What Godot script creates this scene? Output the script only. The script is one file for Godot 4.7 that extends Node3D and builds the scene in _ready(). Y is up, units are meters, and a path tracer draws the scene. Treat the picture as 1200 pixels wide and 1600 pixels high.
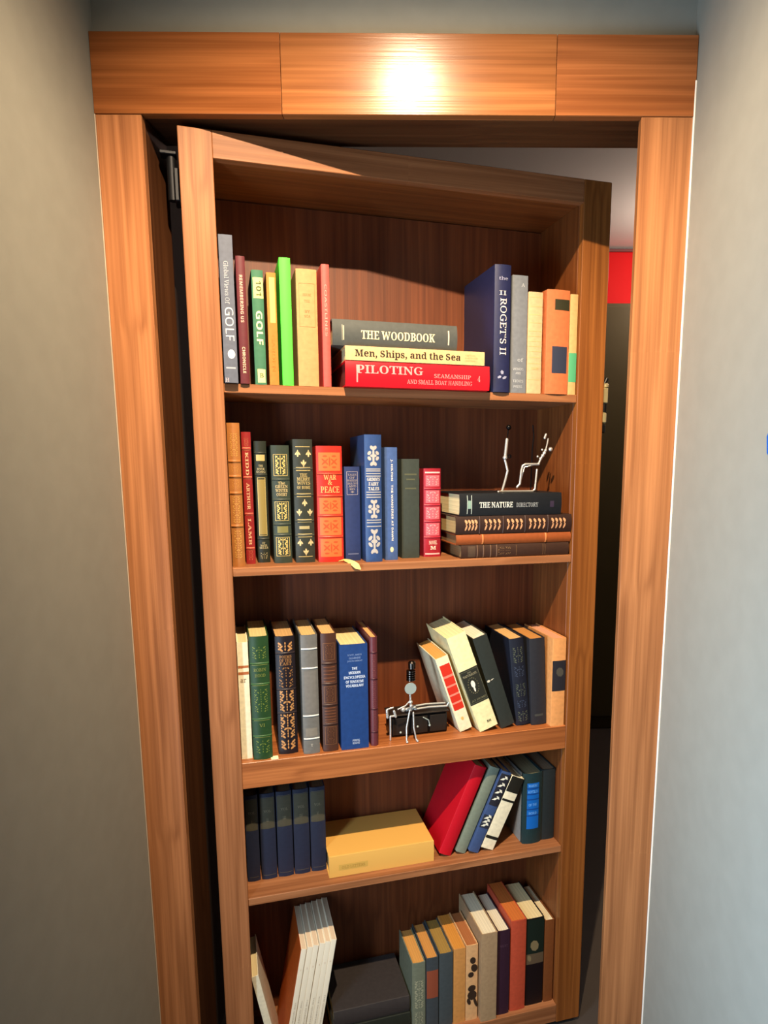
extends Node3D
# A bookcase that is a hidden door, standing ajar in a walnut-trimmed opening at the end of a short hall.

const TOP := 2.12            # height of the opening
const SWING := 0.27964       # how far the bookcase door stands open (radians)
const HINGE := Vector3(-0.3978, 0.0, -0.0121)   # its front left corner on the floor
const CASE_W := 0.9092
const STILE_L := 0.0612
const STILE_R := 0.0680
const IN_D := 0.212          # depth inside, from the front of the stiles to the back panel
const S1 := -0.471           # tops of the shelves, measured from the top of the opening
const S2 := -0.842
const S3 := -1.270
const S4 := -1.595
const S5 := -2.055

var rng := RandomNumberGenerator.new()
var mats := {}
var used := {}
var case_basis := Basis(Vector3.UP, SWING)
var wood_tex: ImageTexture
var wood_bump: ImageTexture
var mottle: ImageTexture
var page_tex: ImageTexture
var plaster: ImageTexture

# ------------------------------------------------------------------ names and metas
func numbered(called: String) -> String:
	var n: int = used.get(called, 0)
	used[called] = n + 1
	return called if n == 0 else "%s_%03d" % [called, n]

func tag(o: Node3D, label: String, category: String, group := "") -> void:
	o.set_meta("label", label)
	o.set_meta("category", category)
	if group != "":
		o.set_meta("group", group)

func thing(called: String, label: String, category: String, group := "") -> Node3D:
	var o := Node3D.new()
	o.name = numbered(called)
	add_child(o)
	tag(o, label, category, group)
	return o

func obj(called: String, mesh: Mesh, material: Material, parent: Node3D, at := Vector3.ZERO) -> MeshInstance3D:
	var o := MeshInstance3D.new()
	o.mesh = mesh
	o.material_override = material
	o.position = at
	if parent == self:
		o.name = numbered(called)
	else:
		var k := 0
		var nm := called
		while parent.has_node(NodePath(nm)):
			k += 1
			nm = "%s_%03d" % [called, k]
		o.name = nm
	parent.add_child(o, true)
	return o

func struct(called: String, st, material: Material, parent: Node3D = self) -> MeshInstance3D:
	var o := obj(called, st.commit() if st is SurfaceTool else st, material, parent)
	if parent == self:
		o.set_meta("kind", "structure")
	return o

# ------------------------------------------------------------------ materials
func mat(c: Color, rough := 0.6, opts := {}) -> StandardMaterial3D:
	var key := "%s %.2f %s" % [c.to_html(), rough, str(opts)]
	if mats.has(key):
		return mats[key]
	var m := StandardMaterial3D.new()
	m.albedo_color = c
	m.roughness = rough
	m.metallic_specular = opts.get("spec", 0.4)
	m.metallic = opts.get("metal", 0.0)
	if opts.has("tex"):
		m.albedo_texture = opts.tex
		if opts.has("tri"):
			m.uv1_triplanar = true
			m.uv1_scale = Vector3.ONE * float(opts.tri)
	if opts.has("bump"):
		m.heightmap_enabled = true
		m.heightmap_texture = opts.bump
		m.heightmap_scale = opts.get("bump_scale", 0.05)
	if opts.has("glow"):
		m.emission_enabled = true
		m.emission = c
		m.emission_energy_multiplier = opts.glow
	if opts.has("coat"):
		m.clearcoat_enabled = true
		m.clearcoat = opts.coat
		m.clearcoat_roughness = 0.3
	mats[key] = m
	return m

func cloth(hex: String, rough := 0.62) -> StandardMaterial3D:   # book cloth and leather: a little uneven
	return mat(Color.html(hex), rough, {"tex": mottle, "tri": 9.0})

func ink(hex: String) -> StandardMaterial3D:
	return mat(Color.html(hex), 0.5)

func gilt(hex := "d6b06a") -> StandardMaterial3D:
	return mat(Color.html(hex), 0.42, {"metal": 0.15})

func wood(hex: String, rough := 0.38, spec := 0.45) -> StandardMaterial3D:
	return mat(Color.html(hex), rough, {"tex": wood_tex, "bump": wood_bump, "bump_scale": 0.012, "spec": spec})

func streaks(seed_: int, freq: float, w: int, h: int, squeeze: int) -> PackedByteArray:
	var n := FastNoiseLite.new()
	n.seed = seed_
	n.noise_type = FastNoiseLite.TYPE_SIMPLEX_SMOOTH
	n.frequency = freq
	n.fractal_octaves = 4
	var im := n.get_seamless_image(w, h / squeeze)
	im.resize(w, h, Image.INTERPOLATE_CUBIC)
	im.convert(Image.FORMAT_L8)
	return im.get_data()

func make_textures() -> void:
	var w := 512
	var h := 1024
	var broad := streaks(11, 0.008, w, h, 32)
	var mid := streaks(23, 0.030, w, h, 32)
	var fine := streaks(37, 0.16, w, h, 64)
	var wave := streaks(51, 0.008, w, h, 8)
	var im := Image.create(w, h, false, Image.FORMAT_RGB8)
	var bm := Image.create(w, h, false, Image.FORMAT_L8)
	var dark := Color(0.62, 0.55, 0.49)
	var light := Color(1.0, 0.98, 0.95)
	for y in h:
		for x in w:
			var k := y * w + x
			var b := broad[k] / 255.0
			var m := mid[k] / 255.0
			var f := fine[k] / 255.0
			var v := wave[k] / 255.0
			var ring := 0.5 + 0.5 * sin((x / 512.0 * 5.0 + b * 2.2 + v * 0.8) * TAU)
			var t := clampf(0.30 + 0.26 * ring + 0.45 * (m - 0.5) + 0.22 * (f - 0.5) + 0.20 * v, 0.0, 1.0)
			im.set_pixel(x, y, dark.lerp(light, t))
			bm.set_pixel(x, y, Color(f * 0.7 + m * 0.3, 0, 0))
	wood_tex = ImageTexture.create_from_image(im)
	wood_bump = ImageTexture.create_from_image(bm)
	var nz := FastNoiseLite.new()
	nz.seed = 5
	nz.frequency = 0.03
	nz.fractal_octaves = 5
	var mi := nz.get_seamless_image(256, 256)
	var mo := Image.create(256, 256, false, Image.FORMAT_RGB8)
	var pl := Image.create(256, 256, false, Image.FORMAT_RGB8)
	for y in 256:
		for x in 256:
			var v := mi.get_pixel(x, y).r
			var g := lerpf(0.90, 1.0, v)
			mo.set_pixel(x, y, Color(g, g, g))
			var p := lerpf(0.965, 1.0, v)
			pl.set_pixel(x, y, Color(p, p, p))
	mottle = ImageTexture.create_from_image(mo)
	plaster = ImageTexture.create_from_image(pl)
	var pg := Image.create(128, 8, false, Image.FORMAT_RGB8)
	for x in 128:
		var g := rng.randf_range(0.84, 1.0)
		for y in 8:
			pg.set_pixel(x, y, Color(g, g, g * 0.985))
	page_tex = ImageTexture.create_from_image(pg)

# ------------------------------------------------------------------ mesh helpers
func st_new() -> SurfaceTool:
	var st := SurfaceTool.new()
	st.begin(Mesh.PRIMITIVE_TRIANGLES)
	return st

func tri(st: SurfaceTool, p: Array, n: Array, uv: Array) -> void:
	var flip: bool = (p[1] - p[0]).cross(p[2] - p[0]).dot(n[0] + n[1] + n[2]) > 0.0
	for i in ([0, 2, 1] if flip else [0, 1, 2]):
		st.set_normal(n[i])
		st.set_uv(uv[i])
		st.add_vertex(p[i])

func quad(st: SurfaceTool, a: Vector3, b: Vector3, c: Vector3, d: Vector3, n: Array, uv := [Vector2(0, 0), Vector2(1, 0), Vector2(1, 1), Vector2(0, 1)]) -> void:
	if n.size() == 1:
		n = [n[0], n[0], n[0], n[0]]
	tri(st, [a, b, c], [n[0], n[1], n[2]], [uv[0], uv[1], uv[2]])
	tri(st, [a, c, d], [n[0], n[2], n[3]], [uv[0], uv[2], uv[3]])

# a box with chamfered edges; uv runs along the grain axis, in texture lengths
func box(st: SurfaceTool, lo: Vector3, hi: Vector3, bevel := 0.0015, grain := 1, shift := Vector2.ZERO) -> void:
	var c := (lo + hi) * 0.5
	var e := (hi - lo) * 0.5
	var bv: float = minf(bevel, minf(e.x, minf(e.y, e.z)) * 0.9)
	var inn := e - Vector3.ONE * bv
	var uvf := func(p: Vector3, ax: int) -> Vector2:
		var across := (ax + 1) % 3
		if across == grain:
			across = (ax + 2) % 3
		if ax == grain:
			return Vector2(p[(ax + 1) % 3], p[(ax + 2) % 3]) * 3.0 + shift
		return Vector2(p[across] * 3.2, p[grain] * 0.95) + shift
	for ax in 3:
		var i := (ax + 1) % 3
		var j := (ax + 2) % 3
		for s in [-1.0, 1.0]:
			var n := Vector3.ZERO
			n[ax] = s
			var v := []
			for k in [[-1, -1], [1, -1], [1, 1], [-1, 1]]:
				var p := Vector3.ZERO
				p[ax] = s * e[ax]
				p[i] = k[0] * inn[i]
				p[j] = k[1] * inn[j]
				v.append(c + p)
			quad(st, v[0], v[1], v[2], v[3], [n], v.map(func(q): return uvf.call(q, ax)))
		if bv <= 0.0:
			continue
		for s in [-1.0, 1.0]:
			for t in [-1.0, 1.0]:      # edges along axis ax
				var v2 := []
				for k in [[0, -1], [0, 1], [1, 1], [1, -1]]:
					var p2 := Vector3.ZERO
					p2[ax] = k[1] * inn[ax]
					p2[i] = s * (e[i] if k[0] == 0 else inn[i])
					p2[j] = t * (inn[j] if k[0] == 0 else e[j])
					v2.append(c + p2)
				var n2 := Vector3.ZERO
				n2[i] = s
				n2[j] = t
				quad(st, v2[0], v2[1], v2[2], v2[3], [n2.normalized()], v2.map(func(q): return uvf.call(q, i)))
	if bv > 0.0:
		for sx in [-1.0, 1.0]:
			for sy in [-1.0, 1.0]:
				for sz in [-1.0, 1.0]:
					var s3 := Vector3(sx, sy, sz)
					var pts := []
					for ax in 3:
						var p3 := inn * s3
						p3[ax] = e[ax] * s3[ax]
						pts.append(c + p3)
					tri(st, pts, [s3.normalized(), s3.normalized(), s3.normalized()], pts.map(func(q): return uvf.call(q, 0)))

func box_mesh(lo: Vector3, hi: Vector3, bevel := 0.0015, grain := 1) -> ArrayMesh:
	var st := st_new()
	box(st, lo, hi, bevel, grain, Vector2(rng.randf(), rng.randf()))
	return st.commit()

func tube(st: SurfaceTool, path: Array, r: float, sides := 8) -> void:
	var prev: Array = []
	var prevn: Array = []
	for k in path.size():
		var p: Vector3 = path[k]
		var d: Vector3
		if k == 0:
			d = path[1] - p
		elif k == path.size() - 1:
			d = p - path[k - 1]
		else:
			d = (path[k + 1] - p).normalized() + (p - path[k - 1]).normalized()
		d = d.normalized()
		var a := d.cross(Vector3.FORWARD if absf(d.z) < 0.9 else Vector3.UP).normalized()
		var b := d.cross(a).normalized()
		var ring := []
		var rn := []
		for s in sides + 1:
			var t := TAU * s / sides
			var n := a * cos(t) + b * sin(t)
			ring.append(p + n * r)
			rn.append(n)
		if k > 0:
			for s in sides:
				quad(st, prev[s], prev[s + 1], ring[s + 1], ring[s], [prevn[s], prevn[s + 1], rn[s + 1], rn[s]])
		prev = ring
		prevn = rn
	for q in [path[0], path[path.size() - 1]]:
		ball(st, q, r, 6, sides)

func ball(st: SurfaceTool, c: Vector3, r: float, rings := 8, sides := 12, squash := Vector3.ONE) -> void:
	for i in rings:
		for s in sides:
			var v := []
			var n := []
			for k in [[i, s], [i, s + 1], [i + 1, s + 1], [i + 1, s]]:
				var a: float = PI * k[0] / rings
				var b: float = TAU * k[1] / sides
				var u := Vector3(sin(a) * cos(b), cos(a), sin(a) * sin(b))
				n.append(u)
				v.append(c + u * r * squash)
			quad(st, v[0], v[1], v[2], v[3], n)

func lathe(st: SurfaceTool, c: Vector3, axis: Vector3, profile: Array, sides := 20) -> void:   # profile: [radius, along the axis]
	var a := axis.cross(Vector3(0.3, 0.5, 0.8)).normalized()
	var b := axis.cross(a).normalized()
	for i in profile.size() - 1:
		var p0: Array = profile[i]
		var p1: Array = profile[i + 1]
		var sl := Vector2(p1[1] - p0[1], -(p1[0] - p0[0])).normalized()
		for s in sides:
			var t0 := TAU * s / sides
			var t1 := TAU * (s + 1) / sides
			var d0 := a * cos(t0) + b * sin(t0)
			var d1 := a * cos(t1) + b * sin(t1)
			var n0 := (d0 * sl.x + axis * sl.y).normalized()
			var n1 := (d1 * sl.x + axis * sl.y).normalized()
			quad(st, c + d0 * p0[0] + axis * p0[1], c + d1 * p0[0] + axis * p0[1], c + d1 * p1[0] + axis * p1[1], c + d0 * p1[0] + axis * p1[1], [n0, n1, n1, n0])

# ------------------------------------------------------------------ books
# A book's own axes: x across the spine, y from tail to head, z out of the spine (its face at z = 0).
class Book:
	var root: Node3D
	var w: float
	var h: float
	var d: float
	var bulge: float

func curve(b: Book, x: float) -> float:
	var t: float = clampf(x / (b.w * 0.5), -1.0, 1.0)
	return -b.bulge * t * t

func curve_n(b: Book, x: float) -> Vector3:
	return Vector3(8.0 * b.bulge * x / (b.w * b.w), 0, 1).normalized()

# u, rec: foot of the spine in the bookcase's axes; lean in degrees to the right; flat = lying with its front up
func place(b: Book, u: float, h: float, rec: float, lean := 0.0, flat := false, yaw := 0.0, pitch := 0.0) -> void:
	var local: Basis
	var at := Vector3(u, TOP + h, -rec)
	if flat:
		local = Basis(Vector3.UP, deg_to_rad(yaw)) * Basis(Vector3.BACK, PI / 2)
		at = Vector3(u, TOP + h, -rec) + local * Vector3(b.w * 0.5, 0, 0)
	else:
		local = Basis(Vector3.UP, deg_to_rad(yaw)) * Basis(Vector3.BACK, -deg_to_rad(lean)) * Basis(Vector3.RIGHT, deg_to_rad(pitch))
		if lean != 0.0:      # u is then the corner that stands on the shelf
			at -= local * Vector3(b.w * 0.5 * signf(lean), 0, 0)
	b.root.transform = Transform3D(case_basis * local, HINGE + case_basis * at)

func make_book(called: String, label: String, group: String, w: float, h: float, d: float, cover: Material, o := {}) -> Book:
	var b := Book.new()
	b.root = thing(called, label, "book", group)
	b.w = w
	b.h = h
	b.d = d
	b.bulge = o.get("bulge", 0.003)
	var t: float = o.get("board", 0.0026)
	var lip: float = o.get("lip", 0.003)
	# cover: spine and two boards in one wrap
	var outer := []
	var on := []
	var steps := 10
	var g: float = o.get("groove", 0.0007)
	outer.append(Vector2(-w / 2, -d)); on.append(Vector2(-1, 0))
	outer.append(Vector2(-w / 2, -0.012 - b.bulge)); on.append(Vector2(-1, 0))
	outer.append(Vector2(-w / 2 + g, -0.0065 - b.bulge)); on.append(Vector2(-1, 0))
	outer.append(Vector2(-w / 2 + g * 0.3, -0.0012 - b.bulge)); on.append(Vector2(-1, 0.2).normalized())
	for k in steps + 1:
		var x := -w / 2 + 0.0006 + (w - 0.0012) * k / steps
		outer.append(Vector2(x, curve(b, x)))
		var nn := curve_n(b, x)
		on.append(Vector2(nn.x, nn.z))
	outer.append(Vector2(w / 2 - g * 0.3, -0.0012 - b.bulge)); on.append(Vector2(1, 0.2).normalized())
	outer.append(Vector2(w / 2 - g, -0.0065 - b.bulge)); on.append(Vector2(1, 0))
	outer.append(Vector2(w / 2, -0.012 - b.bulge)); on.append(Vector2(1, 0))
	outer.append(Vector2(w / 2, -d)); on.append(Vector2(1, 0))
	var inner := []
	for k in outer.size():
		var p: Vector2 = outer[k]
		inner.append(Vector2(clampf(p.x, -w / 2 + t, w / 2 - t), p.y if p.y <= -0.012 - b.bulge else minf(p.y - t, -t)))
	var st := st_new()
	for k in outer.size() - 1:
		var a: Vector2 = outer[k]
		var c: Vector2 = outer[k + 1]
		var na: Vector2 = on[k]
		var nc: Vector2 = on[k + 1]
		quad(st, Vector3(a.x, 0, a.y), Vector3(c.x, 0, c.y), Vector3(c.x, h, c.y), Vector3(a.x, h, a.y), [Vector3(na.x, 0, na.y), Vector3(nc.x, 0, nc.y), Vector3(nc.x, 0, nc.y), Vector3(na.x, 0, na.y)])
		var ia: Vector2 = inner[k]
		var ic: Vector2 = inner[k + 1]
		if not ia.is_equal_approx(ic):
			var m := (ic - ia).orthogonal()
			if m.dot((na + nc)) > 0.0:
				m = -m
			quad(st, Vector3(ia.x, 0, ia.y), Vector3(ic.x, 0, ic.y), Vector3(ic.x, h, ic.y), Vector3(ia.x, h, ia.y), [Vector3(m.x, 0, m.y).normalized()])
		for yy in [0.0, h]:
			quad(st, Vector3(a.x, yy, a.y), Vector3(c.x, yy, c.y), Vector3(ic.x, yy, ic.y), Vector3(ia.x, yy, ia.y), [Vector3.UP if yy > 0.0 else Vector3.DOWN])
	for s in [0, outer.size() - 1]:     # fore edges of the boards
		var p0: Vector2 = outer[s]
		var p1: Vector2 = inner[s]
		quad(st, Vector3(p0.x, 0, p0.y), Vector3(p1.x, 0, p1.y), Vector3(p1.x, h, p1.y), Vector3(p0.x, h, p0.y), [Vector3.FORWARD])
	obj("cover", st.commit(), cover, b.root)
	# pages
	st = st_new()
	var x0 := -w / 2 + t
	var z0 := -d + lip
	var z1 := -t - b.bulge * 0.55 - 0.0008
	var y0 := lip
	var y1 := h - lip
	var page_uv := [Vector2(0, 0), Vector2(0, 1), Vector2(1, 1), Vector2(1, 0)]
	for yy in [y0, y1]:
		quad(st, Vector3(x0, yy, z0), Vector3(x0, yy, z1), Vector3(-x0, yy, z1), Vector3(-x0, yy, z0), [Vector3.UP if yy == y1 else Vector3.DOWN], page_uv)
	for zz in [z0, z1]:
		quad(st, Vector3(x0, y0, zz), Vector3(x0, y1, zz), Vector3(-x0, y1, zz), Vector3(-x0, y0, zz), [Vector3.BACK if zz == z1 else Vector3.FORWARD], page_uv)
	for s in [-1.0, 1.0]:
		quad(st, Vector3(x0 * s, y0, z0), Vector3(x0 * s, y0, z1), Vector3(x0 * s, y1, z1), Vector3(x0 * s, y1, z0), [Vector3(-s, 0, 0)], page_uv)
	obj("page_block", st.commit(), mat(Color.html(o.get("pages", "e6cfa0")), 0.85, {"tex": page_tex}), b.root)
	return b

# a flat print or label that follows the curve of the spine; x and y in metres from the middle of the spine's foot
func patch(st: SurfaceTool, b: Book, xa: float, ya: float, xb: float, yb: float, lift := 0.0003) -> void:
	var n := 6
	for k in n:
		var p := lerpf(xa, xb, float(k) / n)
		var q := lerpf(xa, xb, float(k + 1) / n)
		var zp := curve(b, p) + lift
		var zq := curve(b, q) + lift
		quad(st, Vector3(p, ya, zp), Vector3(q, ya, zq), Vector3(q, yb, zq), Vector3(p, yb, zp), [curve_n(b, p), curve_n(b, q), curve_n(b, q), curve_n(b, p)])

func label_on(b: Book, xa: float, ya: float, xb: float, yb: float, m: Material, called := "label_panel", lift := 0.0003) -> void:
	var st := st_new()
	patch(st, b, xa, ya, xb, yb, lift)
	obj(called, st.commit(), m, b.root)

# raised bands across the spine at the given heights (fractions of the book's height)
func bands(b: Book, at: Array, m: Material, half := 0.0016, out := 0.0014) -> void:
	for f in at:
		var st := st_new()
		var y: float = f * b.h
		var n := 8
		for k in n:
			var p := lerpf(-b.w / 2 + 0.001, b.w / 2 - 0.001, float(k) / n)
			var q := lerpf(-b.w / 2 + 0.001, b.w / 2 - 0.001, float(k + 1) / n)
			var rows := [[-half, 0.0, -0.8], [-half * 0.5, out, -0.5], [half * 0.5, out, 0.5], [half, 0.0, 0.8]]
			for r in 3:
				var lo: Array = rows[r]
				var hi: Array = rows[r + 1]
				var np := curve_n(b, p)
				var nq := curve_n(b, q)
				quad(st, Vector3(p, y + lo[0], curve(b, p) + lo[1]), Vector3(q, y + lo[0], curve(b, q) + lo[1]), Vector3(q, y + hi[0], curve(b, q) + hi[1]), Vector3(p, y + hi[0], curve(b, p) + hi[1]),
					[(np + Vector3.UP * lo[2]).normalized(), (nq + Vector3.UP * lo[2]).normalized(), (nq + Vector3.UP * hi[2]).normalized(), (np + Vector3.UP * hi[2]).normalized()])
		obj("raised_band", st.commit(), m, b.root)

func text_on(b: Book, words: String, x: float, y: float, size: float, m: Material, o := {}) -> void:
	var tm := TextMesh.new()
	var f := SystemFont.new()
	f.font_names = PackedStringArray([o.get("font", "Droid Serif")])
	f.font_weight = o.get("weight", 400)
	tm.font = f
	tm.text = words
	tm.font_size = 48
	tm.pixel_size = size / 48.0
	tm.depth = 0.0
	tm.curve_step = 3.0
	var ar := tm.get_mesh_arrays()
	var v: PackedVector3Array = ar[Mesh.ARRAY_VERTEX]
	if v.size() == 0:
		return
	var lo := v[0]
	var hi := v[0]
	for p in v:
		lo = lo.min(p)
		hi = hi.max(p)
	var c := (lo + hi) * 0.5
	var sx: float = o.get("fit", 0.0)
	sx = sx / (hi.x - lo.x) if sx > 0.0 else 1.0
	var sy: float = o.get("fit_h", 0.0)
	sy = sy / (hi.y - lo.y) if sy > 0.0 else 1.0
	var down: bool = o.get("down", false)
	var nn := PackedVector3Array()
	for k in v.size():
		var p := v[k] - c
		var a := p.x * sx
		var e := p.y * sy
		var q := Vector2(x + e, y - a) if down else Vector2(x + a, y + e)
		v[k] = Vector3(q.x, q.y, curve(b, q.x) + 0.0007)
		nn.append(curve_n(b, q.x))
	var out := []
	out.resize(Mesh.ARRAY_MAX)
	out[Mesh.ARRAY_VERTEX] = v
	out[Mesh.ARRAY_NORMAL] = nn
	out[Mesh.ARRAY_INDEX] = ar[Mesh.ARRAY_INDEX]
	var am := ArrayMesh.new()
	am.add_surface_from_arrays(Mesh.PRIMITIVE_TRIANGLES, out)
	obj("lettering", am, m, b.root)

func blob(st: SurfaceTool, b: Book, x: float, y: float, rx: float, ry: float, turn := 0.0, sides := 8) -> void:
	for k in sides:
		var pts := [Vector3(x, y, curve(b, x) + 0.0005)]
		for j in [k, k + 1]:
			var t: float = TAU * j / sides
			var q := Vector2(cos(t) * rx, sin(t) * ry).rotated(turn)
			pts.append(Vector3(x + q.x, y + q.y, curve(b, x + q.x) + 0.0005))
		tri(st, pts, [curve_n(b, x), curve_n(b, x), curve_n(b, x)], [Vector2.ZERO, Vector2.RIGHT, Vector2.ONE])

func fleur(st: SurfaceTool, b: Book, x: float, y: float, s: float, up := 1.0) -> void:
	blob(st, b, x, y + 0.25 * s * up, 0.22 * s, 0.55 * s, 0.0, 6)
	blob(st, b, x - 0.38 * s, y + 0.02 * s * up, 0.17 * s, 0.36 * s, 0.5 * up, 6)
	blob(st, b, x + 0.38 * s, y + 0.02 * s * up, 0.17 * s, 0.36 * s, -0.5 * up, 6)
	blob(st, b, x, y - 0.36 * s * up, 0.34 * s, 0.09 * s)
	blob(st, b, x, y - 0.62 * s * up, 0.12 * s, 0.26 * s, 0.0, 6)

func rules(b: Book, at: Array, m: Material, thick := 0.0012, inset := 0.004) -> void:     # tooled lines across the spine
	for f in at:
		label_on(b, -b.w / 2 + inset, f * b.h - thick / 2, b.w / 2 - inset, f * b.h + thick / 2, m, "tooled_line", 0.0004)

func frame(st: SurfaceTool, b: Book, xa: float, ya: float, xb: float, yb: float, t := 0.0009) -> void:
	patch(st, b, xa, ya, xb, ya + t, 0.0004)
	patch(st, b, xa, yb - t, xb, yb, 0.0004)
	patch(st, b, xa, ya + t, xa + t, yb - t, 0.0004)
	patch(st, b, xb - t, ya + t, xb, yb - t, 0.0004)

# a panel of scrolling leaves, the same on both sides of its middle
func scroll(st: SurfaceTool, b: Book, xa: float, ya: float, xb: float, yb: float, fill := 1.0) -> void:
	var cx := (xa + xb) / 2
	var hw := (xb - xa) / 2
	var hh := yb - ya
	var n := int(clampf(hh / hw * 3.0, 3, 12))
	for k in n:
		var y := ya + hh * (k + 0.5) / n
		var s := minf(hw, hh / n) * fill
		var x := hw * (0.30 + 0.40 * absf(sin(k * 1.9 + 0.6)))
		var a := 0.7 if k % 2 == 0 else -0.7
		for sg in [-1.0, 1.0]:
			blob(st, b, cx + sg * x, y, s * 0.62, s * 0.30, a * sg, 7)
			blob(st, b, cx + sg * hw * 0.82, y + hh * 0.3 / n, s * 0.2, s * 0.3, 0.0, 6)
		blob(st, b, cx, y + hh * 0.2 / n, s * 0.20, s * 0.42, 0.0, 6)

func ornament(b: Book, list: Array, m: Material, kind := "scroll", fill := 1.0) -> void:   # list of [y0, y1] fractions
	for r in list:
		var st := st_new()
		var x: float = b.w / 2 - 0.005
		var ya: float = r[0] * b.h
		var yb: float = r[1] * b.h
		if kind == "frame" or kind == "framed":
			frame(st, b, -x, ya, x, yb)
		if kind == "framed":
			scroll(st, b, -x + 0.003, ya + 0.003, x - 0.003, yb - 0.003, fill)
		if kind == "scroll":
			scroll(st, b, -x, ya, x, yb, fill)
		if kind == "cross":
			for s in [-1.0, 1.0]:
				for q in 2:
					blob(st, b, s * x * 0.42, (ya + yb) / 2, x * 0.42, x * 0.08, 0.75 if q == 0 else -0.75)
				blob(st, b, s * x * 0.42, yb - 0.004, x * 0.22, 0.002)
				blob(st, b, s * x * 0.42, ya + 0.004, x * 0.22, 0.002)
			blob(st, b, 0, (ya + yb) / 2, 0.0018, (yb - ya) * 0.34)
		if kind == "knot":
			for s in [-1.0, 1.0]:
				for k in 4:
					var yy := lerpf(ya, yb, (k + 0.5) / 4.0)
					blob(st, b, s * x * (0.62 if k == 1 or k == 2 else 0.25), yy, x * 0.26, (yb - ya) * 0.11, 0.6 * s * (1 if k % 2 == 0 else -1))
			blob(st, b, 0, (ya + yb) / 2, x * 0.20, (yb - ya) * 0.46)
			blob(st, b, 0, (ya + yb) / 2, x * 0.55, (yb - ya) * 0.08)
		obj("gilt_ornament", st.commit(), m, b.root)

# ------------------------------------------------------------------ scene
func _ready() -> void:
	rng.seed = 20240
	setup_camera_and_light()
	make_textures()
	build_setting()
	build_case()
	shelf_one()
	shelf_two()
	shelf_three()
	shelf_four()
	shelf_five()
	build_small()

func setup_camera_and_light() -> void:
	var cam := Camera3D.new()
	cam.name = "camera"
	cam.near = 0.05
	cam.far = 60.0
	cam.set_frustum(0.05 * 2.0 * 800.0 / 1072.1, Vector2(0.05 * -71.6 / 1072.1, 0.05 * 106.9 / 1072.1), 0.05, 60.0)
	cam.transform = Transform3D(Basis(Vector3.UP, -0.01001) * Basis(Vector3.RIGHT, -0.164322), Vector3(0.0549, TOP - 0.6340, 1.3778))
	add_child(cam)
	cam.current = true

	var we := WorldEnvironment.new()
	we.name = "environment"
	var env := Environment.new()
	env.background_mode = Environment.BG_SKY
	var sky := Sky.new()
	var psm := ProceduralSkyMaterial.new()
	psm.sky_top_color = Color(0.45, 0.58, 0.80)
	psm.sky_horizon_color = Color(0.80, 0.86, 0.92)
	psm.ground_bottom_color = Color(0.30, 0.30, 0.28)
	psm.ground_horizon_color = Color(0.72, 0.76, 0.80)
	sky.sky_material = psm
	env.sky = sky
	env.tonemap_mode = Environment.TONE_MAPPER_LINEAR
	env.tonemap_exposure = 0.95
	env.sdfgi_enabled = true
	env.ssao_enabled = true
	env.ssil_enabled = true
	we.environment = env
	add_child(we)

	# the recessed downlight in the hall ceiling
	var spot := SpotLight3D.new()
	spot.name = "downlight_lamp"
	spot.position = Vector3(0.017, TOP + 0.555, 0.98)
	spot.look_at_from_position(spot.position, Vector3(0.01, TOP - 0.40, 0.0), Vector3.UP)
	spot.spot_angle = 43.0
	spot.spot_angle_attenuation = 1.0
	spot.spot_range = 12.0
	spot.spot_attenuation = 2.0
	spot.light_color = Color(1.0, 0.90, 0.75)
	spot.light_energy = 9.0
	spot.light_size = 0.015
	spot.shadow_enabled = true
	add_child(spot)

	# daylight at the window in the left wall, behind the camera
	var day := AreaLight3D.new()
	day.name = "window_daylight"
	day.area_size = Vector2(0.36, 1.1)
	day.position = Vector3(-0.540, 1.05, 0.83)
	day.rotation = Vector3(0, -PI / 2, 0)
	day.light_color = Color(0.80, 0.91, 1.0)
	day.light_energy = 3.6
	day.area_range = 12.0
	day.area_attenuation = 2.0
	day.shadow_enabled = true
	add_child(day)

	# the room behind the bookcase
	var back := OmniLight3D.new()
	back.name = "back_room_lamp"
	back.position = Vector3(1.5, 2.45, -2.02)
	back.light_color = Color(1.0, 0.9, 0.84)
	back.light_energy = 0.5
	back.light_size = 0.05
	back.omni_range = 12.0
	back.omni_attenuation = 2.0
	back.shadow_enabled = true
	add_child(back)

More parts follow.
